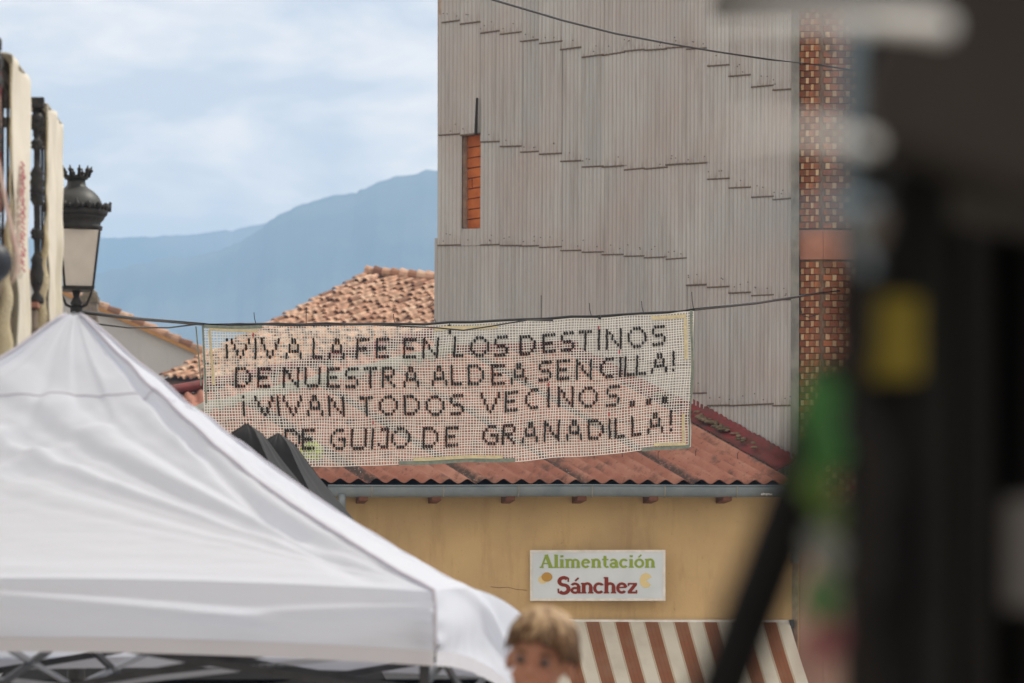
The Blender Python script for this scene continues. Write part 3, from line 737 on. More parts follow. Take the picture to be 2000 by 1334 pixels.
# ------------------------------------------------------------------ lower pink roof behind the shop
pr = thing('red_roofed_shed', 'shed with faded red corrugated roof between the shop roof and the old tiled house', 'building', (P(620, YH, 60).x, 60, 0))
qa, qb, qc = P(250, 900, 56), P(1000, 900, 56), P(700, 700, 60)
pn = (qb - qa).cross(qc - qa).normalized()
if pn.z < 0: pn = -pn
PP = (qa, pn); topl = [(330, 772), (430, 754), (560, 725), (800, 668), (860, 655)]
for i in range(5):
    x0_, x1_ = lerp(300, 862, i / 5), lerp(300, 862, (i + 1) / 5)
    m = MB()
    def f(u, v):
        px = lerp(x0_, x1_, u); yt = pl_y(topl, px); px2 = px + 70 * (1 - v) ; y = lerp(930, yt, v)
        return hit(px2, y, PP) + pn * (0.03 * math.cos(2 * PI * px / 26) + 0.01 * (i % 2))
    m.grid(f, 40, 5)
    o = part('roof_sheet', m, RSHEET, pr, True, recalc=False); solid(o, 0.008)
m = MB(); pts = [hit(x, pl_y(topl, x), PP) + pn * 0.06 for x in range(320, 862, 20)]; m.tube(pts, 0.075, 8); part('ridge_cap', m, REDFLASH, pr, True)
m = MB(); za_ = P(300, 905, 56).z; m.abox((P(250, 0, 56).x, 56.3, 0), (P(862, 0, 56).x, 60.5, za_)); part('wall', m, GREYW, pr)

# ------------------------------------------------------------------ old tiled house
th = thing('tiled_house', 'old house with weathered clay barrel tile roof, left of the clad building', 'building', (P(560, YH, 91).x, 91, 0))
A = P(306, 745, 90); B = P(1000, 745, 90); C = P(718, 537, 97)
tn = (B - A).cross(C - A).normalized()
if tn.z < 0: tn = -tn
TP = (A, tn); te = (B - A).normalized(); td = (C - A); Lr = td.length; td = td / Lr
tp_ = 0.150; step = Lr / 17
tdn = (td - te * td.dot(te)).normalized()
tm = MB(); ns = 5
for j, (r, z, up) in enumerate(((0.074, 0.0, 0.052), (0.057, 1.22, 0.0))):
    for k in range(ns + 1):
        a = PI * k / ns; tm.v.append(Vector((r * math.cos(a), z * step, r * math.sin(a) * 1.0 + up)))
for k in range(ns): tm.f.append((k, k + 1, ns + 2 + k, ns + 1 + k))
# end thickness
i0 = len(tm.v)
for k in range(ns + 1):
    a = PI * k / ns; tm.v.append(Vector((0.059 * math.cos(a), 0, 0.059 * math.sin(a) + 0.048)))
for k in range(ns): tm.f.append((k, i0 + k, i0 + k + 1, k + 1))
TM = tm.mesh('roof_tile', smooth=False); TM.materials.append(TILE)
tiles = []
ridge_y = [(718, 537), (860, 549), (1000, 560)]
ncol = int((B - A).length / tp_)
for cidx in range(ncol):
    coff = rr.uniform(-0.3, 0.3) * step
    for r in range(17):
        base = A + te * (cidx * tp_ + tp_ / 2) + td * (r * step + (coff if r > 0 else rr.uniform(-0.04, 0.02)))
        x, y = proj(base); xe, ye = proj(base + td * step)
        if x > 900 or ye < pl_y(ridge_y, xe) - 3 or x > 1000: continue
        if xe > 718 and ye < pl_y(ridge_y, xe): continue
        vis = (y < 645 and x < 860) or (x < 400)
        jit = te * rr.uniform(-0.012, 0.012) + td * rr.uniform(-0.10, 0.10) + tn * (rr.uniform(0, 0.03) + 0.012)
        ang = rr.uniform(-0.10, 0.10); yy = (td * math.cos(ang) + te * math.sin(ang)).normalized(); xx = yy.cross(tn).normalized()
        if xx.dot(te) < 0: xx = -xx
        sc_ = rr.uniform(0.92, 1.1)
        M = Matrix.Translation(base + jit) @ Matrix(((xx.x * sc_, yy.x, tn.x * sc_, 0), (xx.y * sc_, yy.y, tn.y * sc_, 0), (xx.z * sc_, yy.z, tn.z * sc_, 0), (0, 0, 0, 1)))
        tiles.append((0 if vis else 1, rr.random(), M))
tiles.sort(key=lambda t: (t[0], t[1])); rest = MB()
for k, (v_, _, M) in enumerate(tiles):
    if k < 280: inst('roof_tile', TM, th, M)
    else:
        i0 = len(rest.v); rest.v += [M @ v for v in tm.v]; rest.f += [tuple(i0 + q for q in f) for f in tm.f]
part('roof_tiles', rest, TILE, th, kind='stuff', recalc=False)
for k in range(9):   # ridge tiles
    x0_, x1_ = 714 + k * 17, 714 + k * 17 + 19
    p0, p1 = hit(x0_, pl_y(ridge_y, x0_), TP) + tn * 0.10, hit(x1_, pl_y(ridge_y, x1_), TP) + tn * 0.075
    m = MB(); m.tube([p0, p1], [0.12 + rr.uniform(-.01, .02), 0.10], 10); part('ridge_tile', m, TILE, th)
m = MB(); up = Vector((0, 0, 1))
deck = [A + te * 0.05 - tn * 0.01, hit(900, 745, TP) - tn * 0.01, hit(900, 553, TP) - tn * 0.01, C - tn * 0.01]
m.prism(deck, -tn * 0.16); part('roof_deck', m, SOFFIT, th)
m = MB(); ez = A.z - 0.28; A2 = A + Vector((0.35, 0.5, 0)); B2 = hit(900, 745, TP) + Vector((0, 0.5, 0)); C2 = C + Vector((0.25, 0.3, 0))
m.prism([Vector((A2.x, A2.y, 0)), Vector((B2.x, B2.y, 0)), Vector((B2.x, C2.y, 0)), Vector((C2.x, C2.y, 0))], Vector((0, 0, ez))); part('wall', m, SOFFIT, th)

# ------------------------------------------------------------------ white gable house
gh = thing('white_gable_house', 'white rendered gable wall with clay tiled verge, left behind the tiled house', 'building', (P(250, YH, 104).x, 104, 0))
vl = [(0, 508), (50, 530), (192, 594), (392, 684), (440, 706)]
G = (P(200, 600, 104), Vector((0, -1, 0)))
m = MB(); m.prism([hit(0, 520, G), hit(440, 716, G), hit(440, 1500, G) , hit(0, 1500, G)], Vector((0, 9, 0))); part('wall', m, WHITEW, gh)
m = MB(); p0, p1 = hit(0, 514, G), hit(442, 712, G)
m.prism([p0, p1, p1 + Vector((0, 0, -0.085)), p0 + Vector((0, 0, -0.085))], Vector((0, -0.16, 0))); part('verge_moulding', m, OCHRE, gh)
dirv = (p1 - p0).normalized(); lv = (p1 - p0).length; nvt = 19
for k in range(nvt):
    a = p0 + dirv * (lv * k / nvt) + Vector((0, -0.08, 0.055)); b = a + dirv * (lv / nvt * 1.12) + Vector((0, 0, 0.035))
    m = MB(); m.tube([a, b], [0.085, 0.105], 8); part('verge_tile', m, TILE, gh)
m = MB(); m.prism([p0 + Vector((0, 0, 0.02)), p1 + Vector((0, 0, 0.02)), p1 + Vector((0, 0, 0.1)), p0 + Vector((0, 0, 0.1))], Vector((0, 9.2, 0))); part('roof', m, TILE, gh)
chm = thing('chimney', 'small dark stone chimney rising behind the street lantern', 'chimney', tuple(P(172, 660, 99)))
c = P(174, 640, 99); m = MB(); m.abox((c.x - 0.20, 98.8, c.z - 1.2), (c.x + 0.20, 99.2, P(0, 590, 99).z)); part('stack', m, STONE, chm)
m = MB(); m.abox((c.x - 0.26, 98.74, P(0, 592, 99).z), (c.x + 0.22, 99.26, P(0, 580, 99).z)); m.lathe((c.x + 0.02, 99, P(0, 580, 99).z), [(0.19, 0), (0.17, 0.1), (0.1, 0.17), (0.02, 0.2)], 8); part('cap', m, MOSS, chm)

# ------------------------------------------------------------------ net banner
def btop(px): return pl_y([(390, 637), (620, 634), (850, 634), (1000, 627), (1180, 619), (1357, 608)], px)
def bbot(px): return pl_y([(390, 912), (640, 909), (820, 906), (1000, 900), (1150, 889), (1348, 871)], px)
def bpt(a, b, off=0.0):
    pt = lerp(396, 1356, a); pb = lerp(402, 1348, a); px = lerp(pt, pb, b) + 1.2 * math.sin(b * 9 + a * 5)
    px += 2.2 * noise.noise(Vector((a * 7, b * 3, 2.0)))
    y = lerp(btop(px), bbot(px), b) + 1.0 * math.sin(a * 23 + b * 2) * math.sin(PI * b) + 3.0 * noise.noise(Vector((a * 9, b * 2.5, 7.0))) * min(1, b * 6)
    y += 2.2 * abs(math.sin(a * PI * 8.0)) * math.exp(-b * 9)
    Y = 32 + a * 0.9 + 0.05 * math.sin(a * 11 + b * 2.5) + 0.03 * math.sin(a * 29 + b * 4) * b + 0.03 * b
    return P(px, y, Y) + Vector((0, -off, 0))
def bypx(px, py):     # nearest banner parameters of a photo position
    a = (px - 396) / 958.0; b = (py - btop(px)) / (bbot(px) - btop(px)); return a, b
ban = thing('banner', 'cream net banner with slogan stitched in black yarn, hung from a street cable', 'banner', tuple(P(875, 900, 32.4)))
m = MB(); NC, NR = 176, 51; hw = 0.0030
def ribbon(mb, pts, half, th, axis):
    i0 = len(mb.v)
    for p in pts:
        for s1, s2 in ((-1, -1), (1, -1), (1, 1), (-1, 1)): mb.v.append(p + axis * (half * s1) + Vector((0, th * s2, 0)))
    for k in range(len(pts) - 1):
        for q in range(4):
            q2 = (q + 1) % 4; mb.f.append((i0 + k * 4 + q, i0 + k * 4 + q2, i0 + (k + 1) * 4 + q2, i0 + (k + 1) * 4 + q))
for i in range(NC + 1):
    a = i / NC; wob = rr.uniform(-0.0006, 0.0006); ribbon(m, [bpt(a + wob + 0.0006 * math.sin(k * 0.9 + i), k / 26) for k in range(27)], hw, 0.0012, Vector((1, 0, 0)))
for j in range(NR + 1):
    b = j / NR; wob = rr.uniform(-0.002, 0.002); ribbon(m, [bpt(k / 90, b + wob + 0.0015 * math.sin(k * 0.7 + j * 1.3)) + Vector((0, -0.001, 0)) for k in range(91)], hw * 0.95, 0.0012, Vector((0, 0, 1)))
part('net', m, NETM, ban, recalc=False)
def edging(a0, b0, a1, b1, wid, mat, off, n=24):
    pts = [bpt(lerp(a0, a1, k / n), lerp(b0, b1, k / n), off) for k in range(n + 1)]
    mm = MB(); ax = Vector((0, 0, 1)) if abs(a1 - a0) > abs(b1 - b0) * 0.3 else Vector((1, 0, 0))
    ribbon(mm, pts, wid, 0.003, ax); part('edging_tape', mm, mat, ban, recalc=False)
edging(0.995, -0.01, 1.0, 0.62, 0.010, TAPEG, 0.006); edging(1.0, 0.62, 0.997, 1.0, 0.006, TAPEG, 0.006)
edging(0.984, 0.05, 0.984, 0.36, 0.012, TAPEC, 0.009); edging(0.985, 0.76, 0.985, 0.96, 0.010, TAPEC, 0.009)
edging(0.915, 0.022, 0.985, 0.03, 0.013, TAPEC, 0.009); edging(0.925, 0.972, 0.99, 0.978, 0.011, TAPEC, 0.009)
edging(0.90, 1.0, 0.997, 1.0, 0.014, TAPEG, 0.006); edging(0.43, 0.967, 0.615, 0.967, 0.013, TAPEC, 0.010)
edging(0.40, 0.994, 0.64, 0.99, 0.015, TAPEG, 0.006); edging(0.0, 0.0, 0.004, 0.55, 0.007, TAPEG, 0.006)
edging(0.014, 0.03, 0.02, 0.42, 0.009, TAPEC, 0.009); edging(0.014, 0.02, 0.11, 0.035, 0.009, TAPEC, 0.009)
edging(0.47, 0.03, 0.60, 0.03, 0.014, TAPEC, 0.009); edging(0.0, 0.0, 0.12, 0.008, 0.012, TAPEG, 0.006); edging(-0.014, 0.0, -0.006, 0.42, 0.005, TAPEG, 0.004)
FNT = {
 'V': ["X.....X", "X.....X", ".X...X.", ".X...X.", "..X.X..", "..X.X..", "...X..."],
 'I': ["X", "X", "X", "X", "X", "X", "X"],
 'A': ["..XX..", "..XX..", ".X..X.", ".X..X.", ".XXXX.", "X....X", "X....X"],
 'L': ["X...", "X...", "X...", "X...", "X...", "X...", "XXXX"],
 'F': ["XXXXX", "X....", "X....", "XXXX.", "X....", "X....", "X...."],
 'E': ["XXXXX", "X....", "X....", "XXXX.", "X....", "X....", "XXXXX"],
 'N': ["X....X", "XX...X", "X.X..X", "X.X..X", "X..X.X", "X...XX", "X....X"],
 'O': ["..XXX..", ".X...X.", "X.....X", "X.....X", "X.....X", ".X...X.", "..XXX.."],
 'S': [".XXXX", "X....", "X....", ".XXX.", "....X", "....X", "XXXX."],
 'D': ["XXXX..", "X...X.", "X....X", "X....X", "X....X", "X...X.", "XXXX.."],
 'T': ["XXXXX", "..X..", "..X..", "..X..", "..X..", "..X..", "..X.."],
 'U': ["X....X", "X....X", "X....X", "X....X", "X....X", "X....X", ".XXXX."],
 'R': ["XXXX..", "X...X.", "X...X.", "XXXX..", "X.X...", "X..X..", "X...X."],
 'C': ["..XXX", ".X...", "X....", "X....", "X....", ".X...", "..XXX"],
 'G': ["..XXX.", ".X....", "X.....", "X..XXX", "X....X", ".X...X", "..XXX."],
 'J': [".XXX", "...X", "...X", "...X", "...X", "X..X", ".XXX"],
 '!': ["X", "X", "X", "X", "X", ".", "X"], '¡': ["X", ".", "X", "X", "X", "X", "X"],
 '.': [".", ".", ".", ".", ".", "XX"[:2], "XX"],
}
FNT['.'] = ["..", "..", "..", "..", "..", "XX", "XX"]
LINES = [
 ("¡VIVALAFEENLOSDESTINOS", [442, 468, 497, 525, 571, 618, 656, 707, 746, 800, 841, 896, 937, 978, 1030, 1072, 1108, 1143, 1169, 1198, 1243, 1286], [(442, 661), (841, 660), (896, 658), (1030, 654), (1198, 642), (1286, 635)]),
 ("DENUESTRAALDEASENCILLA!", [474, 515, 568, 610, 651, 687, 723, 761, 803, 859, 892, 930, 972, 1012, 1064, 1100, 1141, 1185, 1211, 1229, 1251, 1286, 1314], [(474, 718), (803, 717), (892, 713), (1064, 707), (1141, 702), (1286, 690)]),
 ("¡VIVANTODOSVECINOS...", [474, 515, 542, 570, 613, 655, 714, 757, 803, 849, 892, 957, 998, 1038, 1072, 1106, 1151, 1199, 1238, 1270, 1301], [(474, 774), (849, 773), (892, 770), (957, 765), (1199, 752), (1301, 744)]),
 ("DEGUIJODEGRANADILLA!", [566, 598, 658, 699, 726, 747, 781, 840, 882, 959, 998, 1038, 1081, 1125, 1167, 1194, 1214, 1247, 1284, 1315], [(566, 838), (782, 837), (882, 833), (959, 829), (1081, 823), (1247, 812), (1315, 803)]),
]
cell = 5.55
for txt, xs, yl in LINES:
    for ch, cx in zip(txt, xs):
        bmp = FNT[ch]; nc = len(bmp[0]); m = MB(); y0 = pl_y(yl, cx) + (5 if ch == '.' else 0)
        slope = (pl_y(yl, cx + 30) - pl_y(yl, cx - 30)) / 60
        for r_, rowt in enumerate(bmp):
            for c_, v_ in enumerate(rowt):
                if v_ != 'X': continue
                px = cx + (c_ - (nc - 1) / 2) * cell * 0.98; py = y0 + (r_ + 0.5) * cell * 1.03 + slope * (px - cx)
                px += rr.uniform(-0.5, 0.5); py += rr.uniform(-0.4, 0.4); hl = cell * rr.uniform(0.50, 0.60); sl_ = rr.uniform(-0.2, 0.9)
                a1, b1 = bypx(px - sl_, py - hl); a2, b2 = bypx(px + sl_ * 0.6, py + hl)
                p1_, p2_ = bpt(a1, b1, 0.012), bpt(a2, b2, 0.012); rad = rr.uniform(0.0086, 0.0108)
                m.tube([p1_, (p1_ + p2_) / 2 + Vector((0, -0.003, 0)), p2_], [rad * 0.75, rad, rad * 0.75], 5)
        part('letter', m, YARN, ban, recalc=False)
for px, py in ((493, 654), (726, 826), (1168, 640), (1209, 687), (1071, 754), (1193, 808)):
    m = MB(); a1, b1 = bypx(px, py - 4); a2, b2 = bypx(px, py + 3); m.tube([bpt(a1, b1, 0.007), bpt(a2, b2, 0.007)], 0.005, 5); part('red_stitch', m, REDY, ban)
# cable over the street carrying the banner
cb = thing('banner_cable', 'black cable strung across the street, carrying the net banner', 'cable', tuple(P(388, 632, 32)))
m = MB(); mp_ = [P(150, 608, 22), P(260, 622, 27)] + [bpt(a / 20, 0, 0.0) + Vector((0, 0, 0.014 - (0.005 if 3 < a < 10 else 0))) for a in range(0, 21)] + [P(1480, 592, 36.5), P(1605, 572, 41.05), P(1640, 568, 41.2)]
m.tube(mp_, 0.0105, 6); part('cable', m, CABLE, cb, True)
m = MB(); m.tube([P(150, 628, 24), P(250, 640, 28), P(330, 640, 30), P(388, 633, 31.95), P(470, 632, 31.95), P(560, 636, 32), P(720, 634, 32.0), P(850, 640, 32.1), P(905, 645, 32.2), P(960, 637, 32.3), P(1030, 625, 32.4), P(1080, 626, 32.45)], 0.0055, 6); part('thin_cable', m, CABLE, cb, True)
for px, ytop, dx in ((497, 610, -3), (598, 600, 1), (769, 613, -1), (850, 622, -3), (1057, 577, 0), (1152, 592, -3), (1254, 588, -3), (1352, 570, -3)):
    yb = btop(px) - 3; m = MB(); Yt = 32 + (px - 396) / 958 * 0.9 - 0.02
    m.tube([P(px + 3 if dx < 0 else px, yb, Yt), P(px + (0 if dx < 0 else 0), (yb + ytop) / 2, Yt), P(px + dx * 0.3, ytop, Yt)], 0.0030, 5); part('cable_tie', m, CABLE, cb)
for px, l in ((877, 24), (1170, 8)):
    m = MB(); Yt = 32 + (px - 396) / 958 * 0.9 - 0.03; m.tube([P(px, btop(px) - 4, Yt), P(px + 2, btop(px) - 4 + l, Yt)], 0.011, 6); part('clamp', m, CABLE, cb)
uc = thing('upper_cable', 'thin black cable sagging across the upper part of the grey clad wall', 'cable', tuple(P(965, 0, 30)))
m = MB(); pts = [(840, -38, 26), (965, 0, 30), (1100, 40, 32.6), (1200, 65, 34.4), (1300, 84, 36.2), (1400, 101, 38), (1500, 116, 39.8), (1600, 127, 40.9), (1665, 137, 41.2)]
m.tube([P(*q) for q in pts], 0.0085, 6); part('cable', m, CABLE, uc, True)

# ------------------------------------------------------------------ left: building with balconies, lamp
lb = thing('left_building', 'pale house front at the left edge of the street', 'building', (-3.0, 16, 0))
m = MB(); m.abox((-6.5, 9, 0), (-2.95, 19.0, 7.5)); part('wall', m, GREYW, lb)
def balcony(y0, y1, label):
    t = thing('balcony', label, 'balcony', (-2.45, (y0 + y1) / 2, 3.3), 'iron balconies on the left house')
    m = MB(); m.abox((-2.949, y0 - 0.06, 3.36), (-2.03, y1 + 0.0, 3.455)); o = part('floor_slab', m, STONE, t); bevel(o, 0.01)
    m = MB(); m.abox((-2.949, y0 - 0.09, 3.457), (-2.022, y1 + 0.012, 3.478)); part('floor_tile_edge', m, TERRA, t)
    m = MB(); m.abox((-2.9, y0 + 0.02, 2.9), (-2.08, y1 - 0.05, 3.358)); part('corbel', m, GREYW, t)
    z0 = 3.478; zt = 4.362
    for (za_, zb_) in ((zt - 0.044, zt), (zt - 0.126, zt - 0.087)):
        m = MB(); m.abox((-2.94, y0 - 0.02, za_), (-2.005, y0 + 0.02, zb_)); part('side_rail', m, IRON, t)
        m = MB(); m.abox((-2.055, y0 + 0.021, za_ - 0.035), (-2.022, y1 - 0.02, zb_ - 0.035)); part('front_rail', m, IRON, t)
    for yy in (y0, y1 - 0.03):
        m = MB(); H = zt - z0 - 0.05
        prof = [(0.03, 0), (0.034, 0.02), (0.022, 0.05), (0.030, 0.09), (0.034, 0.13), (0.026, 0.17), (0.030, 0.19), (0.018, 0.22)]
        def ring(z, r=0.032): return [(0.021, z - 0.025), (r, z - 0.014), (r - 0.008, z - 0.004), (r, z + 0.006), (0.021, z + 0.022)]
        prof += ring(0.30) + [(0.020, 0.36), (0.022, 0.42), (0.034, 0.45), (0.025, 0.465), (0.036, 0.485), (0.027, 0.50), (0.036, 0.52), (0.028, 0.54), (0.033, 0.56), (0.021, 0.59)] + ring(0.685) + [(0.021, 0.74), (0.034, 0.755), (0.024, 0.775), (0.034, 0.80), (0.022, 0.82)]
        m.lathe((-2.035, yy, z0), [((r * 0.66 if r < 0.024 else r * 0.92), z) for r, z in prof], 12)
        for k in range(40):
            an = k * 2.4; zz = rr.choice((0.10, 0.30, 0.48, 0.52, 0.685, 0.78)) + rr.uniform(-0.02, 0.02)
            m.sphere((-2.035 + 0.024 * math.cos(an), yy + 0.024 * math.sin(an), z0 + zz), (0.008, 0.008, 0.011), 5, 4)
        part('post', m, IRON, t, True)
    for k in range(1, 5):
        yy = lerp(y0, y1, k / 5); m = MB(); m.tube([(-2.04, yy, z0), (-2.04, yy, zt - 0.13)], 0.006, 6); part('baluster', m, IRON, t)
    return t
balcony(16.75, 17.60, 'nearer iron balcony at the left edge with the wider cream cloth over its rail')
balcony(18.28, 18.90, 'farther iron balcony with ornate black corner post beside the street lantern')
def drape(y0, y1, zb, label, seed):
    t = thing('hanging_cloth', label, 'cloth', (-1.98, (y0 + y1) / 2, zb), 'burlap cloths hung over the balcony rails')
    m = MB()
    def f(u, v):
        yy = lerp(y0, y1, u); z = lerp(4.335, zb, v)
        wv = 0.012 * math.sin(u * 9 + seed) * (0.3 + v) + 0.03 * v * v * math.sin(u * 4 + seed * 2) + 0.018 * noise.noise(Vector((u * 4, v * 5, seed)))
        return Vector((-1.992 + wv, yy + 0.02 * math.sin(v * 7 + seed) * v, z))
    m.grid(f, 30, 50); o = part('cloth_front', m, BURLAP, t, True); solid(o, 0.006)
    m = MB()
    def f2(u, v):
        yy = lerp(y0, y1, u); a = PI * v; return Vector((-2.035 + 0.045 * math.cos(a), yy, 4.333 + 0.012 * math.sin(a)))
    m.grid(f2, 10, 8); o = part('cloth_fold', m, BURLAP, t, True); solid(o, 0.006)
    m = MB()
    def f3(u, v):
        z = lerp(4.30, zb, v); wgt = 0.005 + 0.075 * max(0, v - 0.45) * 2
        return Vector((-1.992 - u * wgt + 0.008 * math.sin(v * 40 + seed) * v, y0 - 0.004 - 0.03 * v * math.sin(u * 3), z))
    m.grid(f3, 6, 50); o = part('cloth_hem', m, BURFR, t, True); solid(o, 0.005)
    return t
c1 = drape(16.98, 17.62, 3.12, 'wide cream burlap cloth with pink stitching hung over the nearer balcony', 1.3)
m = MB()
for k in range(26):
    z = 3.94 - 0.017 * k + rr.uniform(-.004, .004); y = 17.31 + rr.uniform(-0.03, 0.03); m.tube([(-1.985, y - 0.05, z + 0.006), (-1.98, y, z), (-1.985, y + 0.05, z + rr.uniform(-.008, .008))], 0.004, 5)
part('pink_stitching', m, PINKY, c1)
drape(18.30, 18.88, 3.30, 'narrow cream burlap cloth hanging between the ornate iron post and the lantern', 4.1)
m = MB(); cl = thing('red_checked_cloth', 'dark red checked cloth inside the nearer balcony at the left edge', 'cloth', (-2.04, 16.8, 3.6))
def f(u, v): return Vector((-2.022 - 0.18 * u, 16.9 + 0.01 * math.sin(v * 20), lerp(4.28, 3.7, v)))
m.grid(f, 6, 24); o = part('cloth', m, simple('dark_red_check', (0.16, 0.02, 0.025), (0.35, 0.25, 0.2), 18), cl, True); solid(o, 0.006)
# round lamp with a curved cream arm
gl = thing('globe_lamp', 'dark blue round globe hanging from a curved cream arm at the left edge', 'lamp', tuple(P(-18, 560, 14)))
m = MB(); c = P(-18, 512, 14); m.sphere(c, 0.070, 24, 16); part('globe', m, simple('dark_blue_glass', (0.012, 0.018, 0.03), rough=0.5, spec=0.4), gl, True)
m = MB(); m.tube([P(-30, 250, 14), P(0, 330, 14), P(12, 400, 14), P(24, 455, 14), P(34, 500, 14), P(33, 530, 14), P(22, 556, 14)], [0.006, 0.006, 0.007, 0.008, 0.009, 0.008, 0.003], 8, flat=0.6); part('arm', m, simple('cream_enamel', (0.60, 0.52, 0.46), (0.50, 0.34, 0.32), 8), gl, True)
m = MB(); m.tube([P(-30, 250, 14), (-2.96, 14.0, P(0, 200, 14).z)], 0.01, 8); part('wall_arm', m, IRON, gl)

lamp = thing('street_lamp', 'black cast iron street lantern with crown finial and milky glass, beside the hanging cloth', 'street lamp', (P(149, YH, 21).x, 21, 0))
LX = P(149, YH, 21).x; u21 = 21 / F
def lz(py): return CH + (YH - py) * u21
m = MB(); m.lathe((LX, 21, 0), [(0.16, 0), (0.16, 0.15), (0.09, 0.3), (0.07, 0.9), (0.085, 0.95), (0.05, 1.05), (0.04, 2.9), (0.055, 2.95), (0.035, 3.05), (0.03, lz(600))], 16); part('post', m, IRON, lamp, True)
m = MB()
for s in (-1, 1): m.tube([(LX, 21, lz(605)), (LX + s * 0.05, 21, lz(595)), (LX + s * 0.065, 21, lz(582)), (LX + s * 0.08, 21, lz(567))], 0.007, 6)
m.lathe((LX, 21, lz(600)), [(0.02, 0), (0.03, 0.02), (0.015, 0.05), (0.022, 0.08), (0.02, 0.1)], 10); part('cradle', m, IRON, lamp, True)
rot = R(16)
def sqlathe(m, prof, tw=rot):
    i0 = len(m.v)
    for r, z in prof:
        for q in range(4):
            an = PI / 2 * q + PI / 4 + tw; m.v.append(Vector((LX + r * math.sqrt(2) * math.cos(an), 21 + r * math.sqrt(2) * math.sin(an), z)))
    for k in range(len(prof) - 1):
        for q in range(4):
            q2 = (q + 1) % 4; m.f.append((i0 + k * 4 + q, i0 + k * 4 + q2, i0 + (k + 1) * 4 + q2, i0 + (k + 1) * 4 + q))
    m.f.append(tuple(i0 + q for q in range(4))); m.f.append(tuple(i0 + (len(prof) - 1) * 4 + q for q in range(4)))
rt, rb_ = 44 * u21 * 0.86, 31 * u21 * 0.86
m = MB(); sqlathe(m, [(rb_ + 0.006, lz(568)), (rb_ + 0.012, lz(562)), (rb_, lz(560))]); part('base_frame', m, IRON, lamp)
for q in range(4):
    an0 = PI / 2 * q + PI / 4 + rot; an1 = an0 + PI / 2
    def cr(r, an, z): return Vector((LX + r * math.sqrt(2) * math.cos(an), 21 + r * math.sqrt(2) * math.sin(an), z))
    a, b, c_, d = cr(rb_, an0, lz(561)), cr(rb_, an1, lz(561)), cr(rt, an1, lz(452)), cr(rt, an0, lz(452))
    m = MB(); nn = (b - a).cross(d - a).normalized(); m.prism([a, b, c_, d], nn * 0.004); part('glass_pane', m, LAMPGL, lamp)
    m = MB(); m.tube([cr(rb_ + 0.003, an0, lz(563)), cr(rt + 0.003, an0, lz(450))], 0.006, 6)
    for k in range(26):
        p = cr(lerp(rb_, rt, k / 25) + 0.006, an0, lerp(lz(561), lz(454), k / 25)); m.sphere(p, 0.004, 5, 3)
    part('corner_bar', m, IRON, lamp, True)
cx3 = (LX, 21, 0)
m = MB(); m.lathe(cx3, [(0.110, lz(452)), (0.128, lz(449)), (0.130, lz(443)), (0.118, lz(440)), (0.122, lz(434)), (0.132, lz(430)), (0.140, lz(426)), (0.136, lz(420)), (0.126, lz(414))], 28); part('cornice', m, IRON, lamp, True)
m = MB(); m.lathe(cx3, [(0.128, lz(414)), (0.130, lz(404)), (0.124, lz(394)), (0.110, lz(384)), (0.086, lz(374)), (0.058, lz(367)), (0.050, lz(364)), (0.046, lz(360)), (0.044, lz(350))], 28); part('dome', m, DOMEM, lamp, True)
m = MB(); m.lathe(cx3, [(0.046, lz(352)), (0.056, lz(350)), (0.062, lz(344)), (0.05, lz(346))], 20)
for k in range(10):
    a = 2 * PI * k / 10; d = Vector((math.cos(a), math.sin(a), 0)); b = Vector(cx3) + d * 0.060 + Vector((0, 0, lz(346)))
    m.tube([b, b + d * 0.012 + Vector((0, 0, 0.030)), b + d * 0.016 + Vector((0, 0, 0.052))], [0.010, 0.007, 0.003], 5); m.sphere(b + d * 0.012 + Vector((0, 0, 0.030)), (0.012, 0.012, 0.010), 6, 4)
part('crown_finial', m, IRON, lamp, True)
m = MB(); m.lathe(cx3, [(0.138, lz(424)), (0.152, lz(420)), (0.158, lz(412)), (0.152, lz(413)), (0.14, lz(420))], 28)
for k in range(16):
    a = 2 * PI * k / 16 + 0.1; d = Vector((math.cos(a), math.sin(a), 0)); tt = Vector((-d.y, d.x, 0)); b = Vector(cx3) + d * 0.156 + Vector((0, 0, lz(412)))
    m.sphere(b + Vector((0, 0, 0.016)), (0.017, 0.017, 0.019), 8, 6); m.tube([b + tt * 0.028, b + tt * 0.028 + Vector((0, 0, 0.022))], 0.008, 5)
    if k % 4 == 0: m.tube([b, b + d * 0.012 + Vector((0, 0, 0.045))], [0.016, 0.006], 6)
part('gallery_ring', m, IRON, lamp, True)

